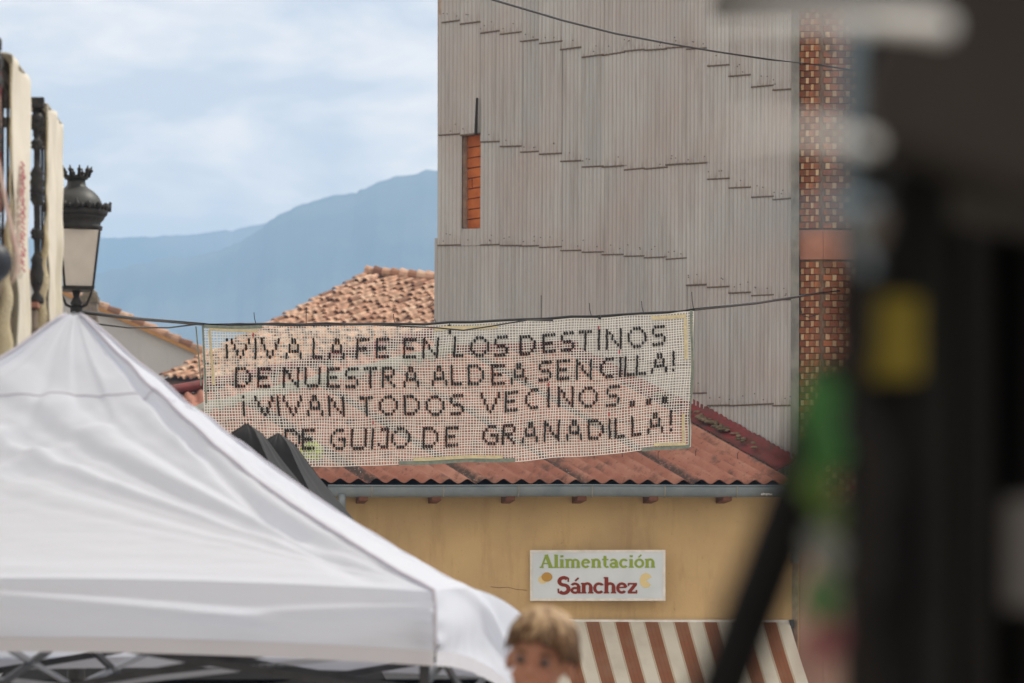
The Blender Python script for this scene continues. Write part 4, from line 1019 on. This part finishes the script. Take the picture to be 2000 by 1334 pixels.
# ------------------------------------------------------------------ white pop-up tent
tc_ = Vector((-1.59, 15.5, 0)); rad = 2.12; al = -50.9
cor = [tc_ + Vector((math.cos(R(al + 90 * k)), math.sin(R(al + 90 * k)), 0)) * rad for k in range(4)]   # 0 front right, 1 rear right, 2 rear left, 3 front left
ZE, ZP = 2.09, 3.18
tent = thing('white_tent', 'white pop up market tent with pointed roof in the foreground left', 'tent', (tc_.x, tc_.y, 0))
def canopy_pt(k, u, v, wr=1.0):
    ca, cb2 = cor[k], cor[(k + 1) % 4]; edge = ca.lerp(cb2, u)
    h = v + 0.085 * 4 * v * (1 - v)
    z = ZP - (ZP - ZE) * h
    # rounded tip
    z -= 0.018 * math.exp(-(v / 0.018) ** 2)
    midw = 4 * u * (1 - u)
    z += 0.05 * midw * v ** 3 - 0.035 * midw * math.sin(PI * v) * 0.6
    p = Vector((lerp(tc_.x, edge.x, v), lerp(tc_.y, edge.y, v), z))
    # tension folds fanning out of each lower corner and small creases
    q = 0.0
    for (uc_, cp) in ((0, ca), (1, cb2)):
        du = (u - uc_); dx = abs(du) * v; dy = 1 - v; rr_ = math.hypot(dx, dy) + 1e-4; an = math.atan2(dx, dy)
        mask = math.exp(-((rr_ - 0.5) / 0.32) ** 2) * math.exp(-((an - 0.22) / 0.28) ** 2)
        q += 1.35 * mask * (0.012 * math.sin(an * 38 + 2.0 * noise.noise(Vector((rr_ * 3, an * 3, k)))) + 0.008 * noise.noise(Vector((an * 26, rr_ * 2.5, k + 4))))
        # crease alongside the hip
        hd = abs(du) * 1.0
        q -= 0.034 * math.exp(-((hd - 0.055) / 0.022) ** 2) * math.sin(PI * min(v * 1.02, 1)) ** 0.5 if 0.02 < v < 0.98 else 0
    q += 0.0035 * math.sin(u * 26 + 3.5 * noise.noise(Vector((u * 9, v * 3, k)))) * math.exp(-((v - 0.22) / 0.16) ** 2)
    q += 0.0045 * noise.fractal(Vector((u * 9 * v, v * 16, k * 3.0)), 0.9, 2, 4) * min(1, v * 3)
    q += 0.004 * math.sin(v * 70 + 3 * noise.noise(Vector((u * 3, v * 2, 9)))) * math.exp(-((v - 0.95) / 0.07) ** 2) * midw
    p.z += q * wr * min(1, (1 - v) * 25 + 0.0)
    return p
for k in range(4):
    m = MB(); n_ = 190 if k in (3, 0) else 60
    m.grid(lambda u, v: canopy_pt(k, u, v), n_, n_); part('canopy_panel', m, TENTW, tent, True)
    m = MB()
    def vf(u, v):
        p = canopy_pt(k, u, 1.0); ca, cb2 = cor[k], cor[(k + 1) % 4]; nrm = Vector(((cb2 - ca).y, -(cb2 - ca).x, 0)).normalized()
        mid = 4 * u * (1 - u)
        fold = 0.03 * math.sin(PI * v) * math.sin(u * 5.2 + v * 2.4 + k) * min(1, mid * 3) + 0.008 * noise.noise(Vector((u * 14, v * 2, k * 7))) * v
        fold += 0.045 * math.exp(-((v - 0.50 - 1.1 * (u - 0.72)) / 0.11) ** 2) * (1 if u < 0.78 else math.exp(-((u - 0.78) / 0.05) ** 2)) + 0.03 * math.exp(-((v - 0.45 + 1.3 * (u - 0.85)) / 0.10) ** 2) * max(0, min(1, (u - 0.72) * 8))
        corner_p = math.exp(-((min(u, 1 - u)) / 0.05) ** 2)
        fold += 0.006 * corner_p * math.sin(v * 17 + k)
        return p + nrm * (0.012 * v + fold * (0.3 + v)) + Vector((0, 0, -0.20 * v - (0.15 * u * v if k == 0 else 0)))
    m.grid(vf, 140 if k in (3, 0) else 60, 24); part('valance', m, TENTW, tent, True)
    m = MB()
    def hf(u, v):
        p = vf(u, 1.0); return p + Vector((0, 0, -0.05 * v + 0.004)) + (p - tc_).normalized() * 0.0035 * Vector((1, 1, 0)).length
    m.grid(hf, 90, 2); part('hem', m, mk_cloth('hem_cloth', (0.56, 0.57, 0.63, 1), 0.14) if k == 0 else bpy.data.materials['hem_cloth'], tent, True)
    m = MB(); pts = [canopy_pt(k, 0, v / 60) + Vector((0, 0, 0.004)) for v in range(1, 61)] + [canopy_pt(k, 0, 1) + Vector((0, 0, -0.05 * j)) + (cor[k] - tc_).normalized() * 0.006 for j in range(1, 5)]
    m.tube(pts, 0.007, 6); part('hip_seam', m, TENTSEAM, tent, True)
    m = MB(); pts = [canopy_pt(k, u / 120, 0.245 ) + Vector((0, 0, 0.001)) for u in range(121)]; m.tube(pts, 0.003, 5); part('cap_seam', m, TENTSEAM, tent, True)
    c_ = cor[k] + (tc_ - cor[k]).normalized() * 0.05
    m = MB(); m.box(c_ + Vector((0, 0, 1.0)), Vector((0.017, 0, 0)), Vector((0, 0.017, 0)), Vector((0, 0, 1.0))); o = part('leg', m, FRAMEM, tent); bevel(o, 0.003)
    m = MB(); m.box(c_ + Vector((0, 0, 1.74)), Vector((0.028, 0, 0)), Vector((0, 0.028, 0)), Vector((0, 0, 0.03))); m.tube([c_ + Vector((-0.05, 0, 1.745)), c_ + Vector((0.05, 0, 1.745))], 0.010, 8); part('slider', m, FRAMEM, tent)
m = MB(); m.sphere((tc_.x, tc_.y, ZP - 0.05), (0.024, 0.024, 0.03), 12, 8); m.tube([(tc_.x, tc_.y, 2.2), (tc_.x, tc_.y, ZP - 0.05)], 0.02, 8); part('centre_pole', m, FRAMEM, tent, True)
def edgep(k, u, z, inset=0.04):
    ca, cb2 = cor[k], cor[(k + 1) % 4]; nrm = Vector(((cb2 - ca).y, -(cb2 - ca).x, 0)).normalized(); p = ca.lerp(cb2, u) - nrm * inset; return Vector((p.x, p.y, z))
def bar(p, q, mat, w_=0.013, nm='truss_bar'):
    d = (q - p); m = MB(); L_ = d.length; d = d / L_; s = d.cross(Vector((0, 0, 1))).normalized(); t = s.cross(d)
    m.box((p + q) / 2, d * L_ / 2, s * 0.006, t * w_); part(nm, m, mat, tent)
for k in range(4):
    ins = 0.05
    for a in (0.0, 0.5):
        bar(edgep(k, a + 0.01, 1.98, ins), edgep(k, a + 0.49, 1.745, ins), FRAMEM)
        bar(edgep(k, a + 0.01, 1.745, ins + 0.02), edgep(k, a + 0.49, 1.98, ins + 0.02), FRAMEM)
    for a in (0.5,):
        m = MB(); m.box(edgep(k, a, 1.745, ins), Vector((0.03, 0, 0)), Vector((0, 0.02, 0)), Vector((0, 0, 0.025))); part('truss_joint', m, FRAMEM, tent)
# inner trusses from the centre hub to each edge midpoint
for k in range(4):
    mp2 = edgep(k, 0.5, 1.755, 0.06); hub = Vector((tc_.x, tc_.y, 1.80)) 
    bar(mp2, hub + Vector((0, 0, 0.2)), FRAMEM); bar(mp2 + Vector((0, 0, 0.2)), hub, SILVER, 0.010)
m = MB()
for k in (1, 2):
    def rf(u, v):
        p = edgep(k, u, 1.80, 0.03); return p + Vector((0, 0, 0.05 - 1.80 * v)) + Vector((0.03 * math.sin(u * 30), 0.02 * math.cos(u * 26), 0)) * v
    m.grid(rf, 60, 6)
part('dark_backing_sheet', m, BLACKC, tent, True)  # added black sheet, standing for the dark interior below the rear valance

# ------------------------------------------------------------------ black gazebos behind the tent
def gazebo(px, py, Y, half, rise, yaw, label):
    ap = P(px, py, Y); t = thing('black_gazebo', label, 'tent', (ap.x, ap.y, 0), 'black gazebos behind the white tent')
    cs = [Vector((ap.x + half * math.cos(R(yaw + 90 * k)), ap.y + half * math.sin(R(yaw + 90 * k)), ap.z - rise)) for k in range(4)]
    for k in range(4):
        m = MB()
        def f(u, v):
            e = cs[k].lerp(cs[(k + 1) % 4], u); mid = 4 * u * (1 - u)
            p = ap.lerp(e, v); p.z = ap.z - rise * (v + 0.02 * 4 * v * (1 - v)) - 0.05 * mid * math.sin(PI * v) - 0.03 * math.exp(-(v / 0.03) ** 2)
            p.z += 0.012 * noise.noise(Vector((u * 6, v * 4, k + px)))
            # the folds bulge a little over the central pole
            bl = 0.03 * math.exp(-((v - 0.06) / 0.06) ** 2); dd = (e - ap); dd.z = 0; p += dd.normalized() * bl * 0.6
            return p
        m.grid(f, 30, 40); part('canopy_panel', m, BLACKT, t, True)
        m = MB(); a, b = cs[k], cs[(k + 1) % 4]
        m.grid(lambda u, v: a.lerp(b, u) + Vector((0, 0, -0.25 * v)), 10, 2); part('valance', m, BLACKT, t)
        m = MB(); c_ = cs[k].lerp(Vector((ap.x, ap.y, cs[k].z)), 0.03); m.tube([Vector((c_.x, c_.y, 0)), c_], 0.018, 6); part('leg', m, FRAMEM, t)
gazebo(482, 817, 22.5, 1.48, 1.42, -58, 'black gazebo whose peak shows just right of the white tent roof, larger and nearer')
gazebo(543, 836, 24.0, 1.52, 1.46, -58, 'second black gazebo peak, further right and slightly lower, before the banner')

# ------------------------------------------------------------------ child
HEADC = P(1054, 1290, 9.8); 
kid_x, kid_y = HEADC.x, HEADC.y; foot = 0.76
wl_ = thing('stone_bench_wall', 'low stone wall on which the child stands', 'wall', (kid_x, kid_y, 0))
m = MB(); m.abox((kid_x - 0.9, kid_y - 0.25, 0), (kid_x + 0.9, kid_y + 0.25, foot - 0.06)); part('wall', m, STONE, wl_)
m = MB(); m.abox((kid_x - 0.95, kid_y - 0.3, foot - 0.058), (kid_x + 0.95, kid_y + 0.3, foot)); o = part('coping', m, GREYW, wl_); bevel(o, 0.01)
kid = thing('person', 'small child with light brown fringe haircut looking towards the camera below the shop sign', 'child', (kid_x, kid_y, foot))
Rh = Matrix.Rotation(R(-14), 3, 'Z') @ Matrix.Rotation(R(9), 3, 'Y') @ Matrix.Rotation(R(6), 3, 'X')   # face turns a little to the left, tilts
def hp(x, y, z): return HEADC + Rh @ Vector((x, y, z))      # head coordinates: -y is the face
SKIN = simple('skin', (0.32, 0.155, 0.10), (0.25, 0.11, 0.07), 12, rough=0.6)
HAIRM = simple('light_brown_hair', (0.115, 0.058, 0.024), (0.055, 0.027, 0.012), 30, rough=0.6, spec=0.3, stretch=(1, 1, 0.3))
m = MB()
m.sphere(hp(0, 0.01, 0.02), (0.070, 0.082, 0.080), 24, 18, Rh); m.sphere(hp(0, -0.018, -0.035), (0.054, 0.060, 0.062), 20, 14, Rh)
m.sphere(hp(0, -0.045, -0.075), (0.026, 0.024, 0.020), 12, 10, Rh)
for s in (-1, 1):
    m.sphere(hp(s * 0.032, -0.052, -0.032), (0.020, 0.018, 0.018), 10, 8, Rh); m.sphere(hp(s * 0.073, 0.008, -0.012), (0.009, 0.016, 0.024), 10, 8, Rh)
m.tube([hp(0, -0.072, 0.005), hp(0, -0.084, -0.018), hp(0, -0.088, -0.026)], [0.006, 0.009, 0.010], 8)
m.sphere(hp(0, -0.071, -0.052), (0.017, 0.010, 0.006), 10, 6, Rh); m.sphere(hp(0, -0.069, -0.060), (0.014, 0.010, 0.006), 10, 6, Rh)
nk = Vector((kid_x, kid_y + 0.02, 1.62)); Hs = 1.50
m.tube([HEADC + Vector((0, 0.015, -0.06)), nk, Vector((kid_x, kid_y + 0.02, Hs + 0.02))], [0.036, 0.034, 0.042], 12)
m.tube([(kid_x, kid_y + 0.02, 1.56), (kid_x, kid_y + 0.02, 1.50), (kid_x, kid_y + 0.015, 1.38), (kid_x, kid_y + 0.02, 1.27), (kid_x, kid_y + 0.02, 1.18), (kid_x, kid_y + 0.02, 1.14)], [0.04, 0.085, 0.100, 0.090, 0.098, 0.08], 16, flat=0.75)
for s in (-1, 1):
    sh_ = Vector((kid_x + s * 0.115, kid_y + 0.02, 1.505)); el = Vector((kid_x + s * 0.155, kid_y + 0.02, 1.33)); wr_ = Vector((kid_x + s * 0.165, kid_y - 0.03, 1.175))
    m.tube([Vector((kid_x + s * 0.05, kid_y + 0.02, 1.52)), sh_, el, wr_], [0.040, 0.036, 0.026, 0.018], 10)
    pm = wr_ + Vector((0, -0.012, -0.045)); m.tube([wr_, wr_ + Vector((0, -0.004, -0.02)), pm, pm + Vector((0, -0.004, -0.02))], [0.017, 0.022, 0.025, 0.02], 10, flat=0.55)
    for j, ln_ in enumerate((0.036, 0.042, 0.039, 0.031)):
        b0 = pm + Vector((0, -0.020 + j * 0.0125, -0.012)); m.tube([b0, b0 + Vector((-s * 0.003, -0.002, -ln_ * 0.5)), b0 + Vector((-s * 0.012, -0.004, -ln_))], [0.0065, 0.006, 0.0045], 6)
    b0 = wr_ + Vector((-s * 0.005, -0.022, -0.028)); m.tube([b0, b0 + Vector((-s * 0.008, -0.014, -0.018)), b0 + Vector((-s * 0.01, -0.016, -0.036))], [0.0085, 0.0075, 0.005], 6)
    hpv = Vector((kid_x + s * 0.055, kid_y + 0.02, 1.17)); kn = Vector((kid_x + s * 0.058, kid_y + 0.01, 0.99)); an_ = Vector((kid_x + s * 0.06, kid_y + 0.025, foot + 0.05))
    m.tube([hpv, kn, kn + Vector((0, 0.008, -0.07)), an_, an_ + Vector((0, 0, -0.03))], [0.062, 0.043, 0.042, 0.028, 0.028], 12)
    m.tube([an_ + Vector((0, 0.02, -0.03)), an_ + Vector((0, -0.05, -0.03)), an_ + Vector((0, -0.11, -0.034))], [0.026, 0.027, 0.016], 10, flat=0.8)
o = part('body', m, SKIN, kid, True)
md = o.modifiers.new('remesh', 'REMESH'); md.mode = 'VOXEL'; md.voxel_size = 0.0048; md.use_smooth_shade = True
md = o.modifiers.new('smooth', 'SMOOTH'); md.factor = 0.5; md.iterations = 3
for s in (-1, 1):
    m = MB(); m.sphere(hp(s * 0.029, -0.0665, 0.004), (0.0125, 0.008, 0.009), 14, 10, Rh); e = part('eye', m, simple('eye_white' if s < 0 else 'eye_white_b', (0.14, 0.10, 0.085), rough=0.6), kid, True)
    m = MB(); m.sphere(hp(s * 0.029, -0.0725, 0.003), (0.0080, 0.004, 0.0058), 12, 8, Rh); part('iris', m, simple('dark_iris', (0.01, 0.008, 0.006), rough=0.2), e, True)
    m = MB(); m.tube([hp(s * 0.016, -0.071, 0.020), hp(s * 0.030, -0.072, 0.024), hp(s * 0.044, -0.063, 0.019)], [0.003, 0.0035, 0.002], 6); part('eyebrow', m, HAIRM, kid)
# hair: scalp cap and many locks
m = MB()
def capf(u, v):
    ph = 2 * PI * u; th_ = PI * 0.62 * v
    front = max(0, math.cos(ph + PI / 2 + PI)) if False else max(0, -math.sin(ph))
    lim = 1 - 0.34 * front ** 2 - ((0.15 if math.cos(ph) < 0 else 0.06) * math.cos(ph) ** 2 if math.sin(ph) < 0.45 else 0) - 0.03 + 0.03 * noise.noise(Vector((ph * 3, 0, 0)))
    th_ *= lim; bump_ = 1.0 + 0.02 * math.sin(ph * 17) * v
    return hp(0.080 * bump_ * math.sin(th_) * math.cos(ph), 0.012 + 0.094 * bump_ * math.sin(th_) * math.sin(ph), 0.022 + 0.094 * math.cos(th_))
m.grid(capf, 48, 20); hair = part('hair', m, HAIRM, kid, True); solid(hair, 0.006)
m = MB(); mlt = MB(); rk = random.Random(11)
HAIRL = simple('sunlit_hair', (0.46, 0.33, 0.19), (0.20, 0.12, 0.06), 60, rough=0.5, spec=0.35, stretch=(1, 1, 0.3))  # lighter copy of the hair colour, painting sunlight onto the crown
for k in range(1500):
    ph = rk.uniform(0, 2 * PI); sp_ = rk.uniform(0.0, 0.95)
    front = max(0, -math.sin(ph)); cl_ = noise.noise(Vector((math.cos(ph) * 4.5, math.sin(ph) * 4.5, 3.0))); th1 = cl_ * 0.22 + PI * (0.60 - 0.20 * front ** 2 - ((0.09 if math.cos(ph) < 0 else 0.02) * math.cos(ph) ** 2 if math.sin(ph) < 0.45 else 0) + 0.02 * math.sin(ph * 9 + 1)) * (0.35 + 0.7 * rk.random()); th0 = max(0.02, th1 - rk.uniform(0.5, 1.0)); pts = []; rad_ = []
    ph = ph + 0.18 * math.sin(ph * 13)
    for j in range(5):
        t = j / 4; th_ = lerp(th0, th1, t); pp = ph + 0.35 * (1 - t) * math.sin(k); q = 1.0 + 0.03 + 0.06 * t * rk.random() + 0.05 * noise.noise(Vector((math.cos(ph) * 3, math.sin(ph) * 3, th_ * 2.5)))
        pts.append(hp(0.080 * q * math.sin(th_) * math.cos(pp), 0.012 + 0.092 * q * math.sin(th_) * math.sin(pp), 0.022 + 0.095 * q * math.cos(th_))); rad_.append((0.0035, 0.0045, 0.004, 0.003, 0.0008)[j])
    (mlt if th1 < 1.12 + 0.25 * rk.random() else m).tube(pts, rad_, 4, caps=False)  # upper locks take the sunlit colour, lower ones the dark
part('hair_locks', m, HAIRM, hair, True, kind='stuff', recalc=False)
part('sunlit_hair_locks', mlt, HAIRL, hair, True, kind='stuff', recalc=False)
# clothes
m = MB(); m.tube([(kid_x, kid_y + 0.02, 1.545), (kid_x, kid_y + 0.02, 1.52), (kid_x, kid_y + 0.02, 1.48), (kid_x, kid_y + 0.015, 1.38), (kid_x, kid_y + 0.02, 1.27), (kid_x, kid_y + 0.02, 1.12)], [0.055, 0.085, 0.105, 0.114, 0.112, 0.122], 18, flat=0.78)
for s in (-1, 1): m.tube([Vector((kid_x + s * 0.06, kid_y + 0.02, 1.515)), Vector((kid_x + s * 0.12, kid_y + 0.02, 1.495)), Vector((kid_x + s * 0.148, kid_y + 0.02, 1.39))], [0.048, 0.048, 0.045], 12)
o = part('t_shirt', m, simple('red_shirt', (0.30, 0.05, 0.04), (0.24, 0.04, 0.035), 5), kid, True); md = o.modifiers.new('remesh', 'REMESH'); md.mode = 'VOXEL'; md.voxel_size = 0.007; md.use_smooth_shade = True
m = MB()
for s in (-1, 1): m.tube([Vector((kid_x + s * 0.035, kid_y + 0.02, 1.20)), Vector((kid_x + s * 0.057, kid_y + 0.02, 1.12)), Vector((kid_x + s * 0.06, kid_y + 0.012, 0.96))], [0.095, 0.082, 0.065], 14)
o = part('shorts', m, simple('navy_shorts', (0.03, 0.04, 0.08)), kid, True); md = o.modifiers.new('remesh', 'REMESH'); md.mode = 'VOXEL'; md.voxel_size = 0.007; md.use_smooth_shade = True
for s in (-1, 1):
    m = MB(); a = Vector((kid_x + s * 0.06, kid_y + 0.025, foot + 0.03)); m.tube([a + Vector((0, 0.035, 0)), a + Vector((0, -0.03, 0.002)), a + Vector((0, -0.10, -0.004)), a + Vector((0, -0.135, -0.01))], [0.03, 0.034, 0.030, 0.014], 12, flat=0.85); part('shoe', m, simple('white_shoe', (0.6, 0.6, 0.6)), kid, True)

# ------------------------------------------------------------------ near, out of focus market stall at the right
YN = 2.62
stall = thing('market_stall', 'dark out of focus market stall frame with black cloth filling the right edge', 'market stall', (P(1745, YH, YN).x, YN, 0))
BLK = simple('black_paint', (0.005, 0.005, 0.0055), (0.008, 0.008, 0.008), 10, rough=0.8, spec=0.08)
BLKC = simple('stall_black_cloth', (0.003, 0.002, 0.0015), (0.005, 0.0035, 0.0025), 6, rough=0.9)
GRC = simple('grey_brown_tarpaulin', (0.028, 0.023, 0.021), (0.015, 0.014, 0.012), 5, rough=0.85, bump=0.4, bscale=12)
uN = YN / F
def nx(px, Y=YN): return (px - 1000) / F * Y
def nz(py, Y=YN): return CH + (YH - py) / F * Y
m = MB(); m.abox((nx(1645), YN - 0.03, 0), (nx(1830), YN + 0.03, nz(-760))); o = part('post', m, BLK, stall); bevel(o, 0.012, 3)
m = MB(); m.abox((nx(1822), YN - 0.01, 0), (nx(1852), YN + 0.03, nz(300))); part('rail', m, simple('dark_olive_rail', (0.012, 0.012, 0.009)), stall)
m = MB()
def cf(u, v): return Vector((lerp(nx(1836, 2.82), nx(2500, 2.82), u), 2.82 + 0.03 * math.sin(u * 40) , lerp(nz(250, 2.82), 0.2, v)))
m.grid(cf, 80, 4); part('back_cloth', m, BLKC, stall, True)
m = MB(); prof = [(1700, -720), (1740, -20), (1735, 60), (1700, 120), (1672, 190), (1668, 260), (1700, 320), (1800, 350), (1900, 385), (2050, 420), (2400, 430), (2400, -720)]
m.prism([Vector((nx(x), YN - 0.10, nz(y))) for x, y in prof], Vector((0, 0.24, 0))); o = part('canopy_roll', m, GRC, stall, True); bevel(o, 0.035, 5)
m = MB(); a_, b_ = Vector((nx(1572), YN - 0.02, nz(915))), Vector((nx(1350), YN - 0.02, nz(1500))); m.tube([Vector((nx(1642), YN - 0.005, nz(730))), a_, b_, Vector((nx(1350) - 0.12, YN - 0.02, 1.2)), ], 0.0185, 10); part('diagonal_brace', m, BLK, stall, True)
m = MB(); m.abox((nx(1600), YN + 0.1, nz(-760)), (nx(2500), YN + 1.4, nz(-720))); part('roof_panel', m, BLKC, stall)
m = MB(); m.abox((nx(2380), YN + 1.3, 0), (nx(2400), YN + 1.35, nz(-720))); part('post', m, BLK, stall)
m = MB(); m.abox((nx(1640), YN - 0.12, 1.0), (nx(2500), YN + 1.3, 1.04)); part('counter', m, BLKC, stall)
def rbox(name, label, cat, x0, x1, y0, y1, Y, th_, mat, bev=0.01, group=None, tilt=0):
    c = Vector((nx((x0 + x1) / 2, Y), Y, nz((y0 + y1) / 2, Y))); t = thing(name, label, cat, (c.x, c.y, nz(y1, Y)), group)
    m = MB(); dx, dz = (x1 - x0) / 2 / F * Y, (y1 - y0) / 2 / F * Y; ux = Vector((math.cos(tilt), 0, math.sin(tilt))); uz = Vector((-math.sin(tilt), 0, math.cos(tilt)))
    m.box(c, ux * dx, Vector((0, th_ / 2, 0)), uz * dz); o = part('body', m, mat, t); bevel(o, bev, 4); return t
rbox('yellow_tag', 'blurred olive yellow label fixed on the dark stall post', 'label', 1668, 1798, 578, 742, YN - 0.045, 0.012, simple('yellow_card', (0.17, 0.13, 0.012), (0.125, 0.10, 0.009), 20), 0.004)
rbox('pale_card', 'blurred pale grey card at the lower right edge of the picture', 'card', 1962, 2060, 975, 1190, 2.66, 0.01, simple('pale_card', (0.085, 0.082, 0.08)), 0.004)
def pack(cx, cy, w_, h_, Y, mat, label, seed):
    t = thing('hanging_packet', label, 'packet', (nx(cx, Y), Y, nz(cy + h_, Y)), 'small packets hanging on the left side of the stall post'); m = MB(); c = Vector((nx(cx, Y), Y, nz(cy, Y)))
    r_ = Vector((w_ / F * Y, 0.009, h_ / F * Y)); i0 = len(m.v); m.sphere(c, r_, 16, 12)
    for i in range(i0, len(m.v)): m.v[i] = m.v[i] + Vector((noise.noise(m.v[i] * 45 + Vector((seed, 0, 0))), 0, noise.noise(m.v[i] * 45 + Vector((0, seed, 0)))))  * 0.011
    part('bag', m, mat, t, True); m = MB(); m.tube([c + Vector((0, 0, r_.z * 0.9)), c + Vector((0.01, 0, r_.z + 0.02)), Vector((nx(1690, Y), YN - 0.02, c.z + r_.z + 0.03))], 0.002, 5); part('hanger', m, CABLE, t)
GP = simple('green_plastic', (0.014, 0.095, 0.010), (0.006, 0.045, 0.005), 14, rough=0.5); 
pack(1603, 840, 40, 100, 2.46, GP, 'blurred bright green packet, topmost of those hanging beside the post', 1)
pack(1602, 975, 38, 70, 2.48, simple('olive_plastic', (0.05, 0.10, 0.012)), 'blurred olive green packet hanging below the topmost green one', 2)
pack(1606, 1080, 40, 50, 2.46, simple('grey_plastic', (0.09, 0.10, 0.09)), 'blurred grey packet hanging between two green packets', 3)
pack(1608, 1166, 42, 52, 2.48, GP, 'blurred green packet hanging above the pink one', 4)
pack(1610, 1262, 38, 50, 2.48, simple('pink_plastic', (0.13, 0.04, 0.045)), 'blurred dusty pink packet, lowest of those hanging beside the post', 5)
pack(1712, 450, 34, 44, 2.5, simple('brown_grey_plastic', (0.07, 0.06, 0.052)), 'blurred brown grey packet hanging above the yellow label', 6)
def rod(name, pts, rads, mat, label, nm='rod'):
    t = thing(name, label, 'rod', tuple(P(*pts[0])), 'white plastic arms reaching out from the stall'); m = MB(); m.tube([P(*p) for p in pts], rads, 12); part(nm, m, mat, t, True)
WP = simple('white_plastic', (0.62, 0.62, 0.60), (0.5, 0.5, 0.5), 12, rough=0.4)
rod('plastic_arm', [(1840, 52, 2.3), (1790, 44, 2.25), (1650, 34, 2.1), (1500, 28, 1.9), (1370, 24, 1.7)], [0.0070, 0.0062, 0.0045, 0.0026, 0.0008], WP, 'upper white plastic arm, blurred, crossing the brick facade')
rod('plastic_arm', [(1700, 282, 2.25), (1640, 270, 2.2), (1570, 255, 2.0), (1480, 252, 1.8), (1400, 262, 1.7)], [0.0048, 0.0048, 0.0030, 0.0016, 0.0006], WP, 'lower white plastic arm, blurred, below the upper one')
rod('plastic_arm', [(1700, 400, 2.25), (1640, 405, 2.2), (1560, 420, 2.0), (1470, 440, 1.8), (1400, 450, 1.7)], [0.0040, 0.0040, 0.0022, 0.0014, 0.0006], simple('blue_grey_plastic', (0.10, 0.14, 0.17)), 'blue grey plastic arm, blurred, lowest of the three')
t = thing('blue_grey_pipe', 'blurred blue grey vertical pipe left of the dark tarpaulin', 'pipe', tuple(P(1655, 420, 2.2)))
m = MB(); m.tube([P(1660, 60, 2.2), P(1652, 200, 2.2), P(1645, 420, 2.2), P(1690, 520, 2.3)], [0.0050, 0.0055, 0.005, 0.004], 10); part('pipe', m, simple('blue_grey_pipe', (0.14, 0.19, 0.23)), t, True)
# dark bag hanging on the post
t = thing('black_bag', 'blurred black bag hanging on the left side of the stall post above the green packets', 'bag', (nx(1640), 2.55, nz(780)))
m = MB(); c = Vector((nx(1652), 2.55, nz(600))); i0 = len(m.v); m.sphere(c, (46 / F * 2.55, 0.02, 185 / F * 2.55), 20, 16)
for i in range(i0, len(m.v)): m.v[i] = m.v[i] + Vector((noise.noise(m.v[i] * 22), 0, 0)) * 0.008
part('bag', m, BLKC, t, True)
m = MB(); m.tube([c + Vector((0, 0, 0.05)), Vector((nx(1665), 2.58, nz(330)))], 0.004, 6); part('strap', m, BLKC, t)

t = thing('black_cloth_bundle', 'blurred black cloth bundle hanging low on the left side of the stall post', 'cloth', (nx(1655), 2.56, nz(1420)))
m = MB(); c = Vector((nx(1668), 2.56, nz(1080))); i0 = len(m.v); m.sphere(c, (44 / F * 2.56, 0.02, 340 / F * 2.56), 20, 20)
for i in range(i0, len(m.v)): m.v[i] = m.v[i] + Vector((noise.noise(m.v[i] * 26), 0, 0)) * 0.012
part('bundle', m, BLKC, t, True)
m = MB(); m.tube([c + Vector((0, 0, 0.08)), Vector((nx(1668), 2.585, nz(760)))], 0.004, 6); part('strap', m, BLKC, t)
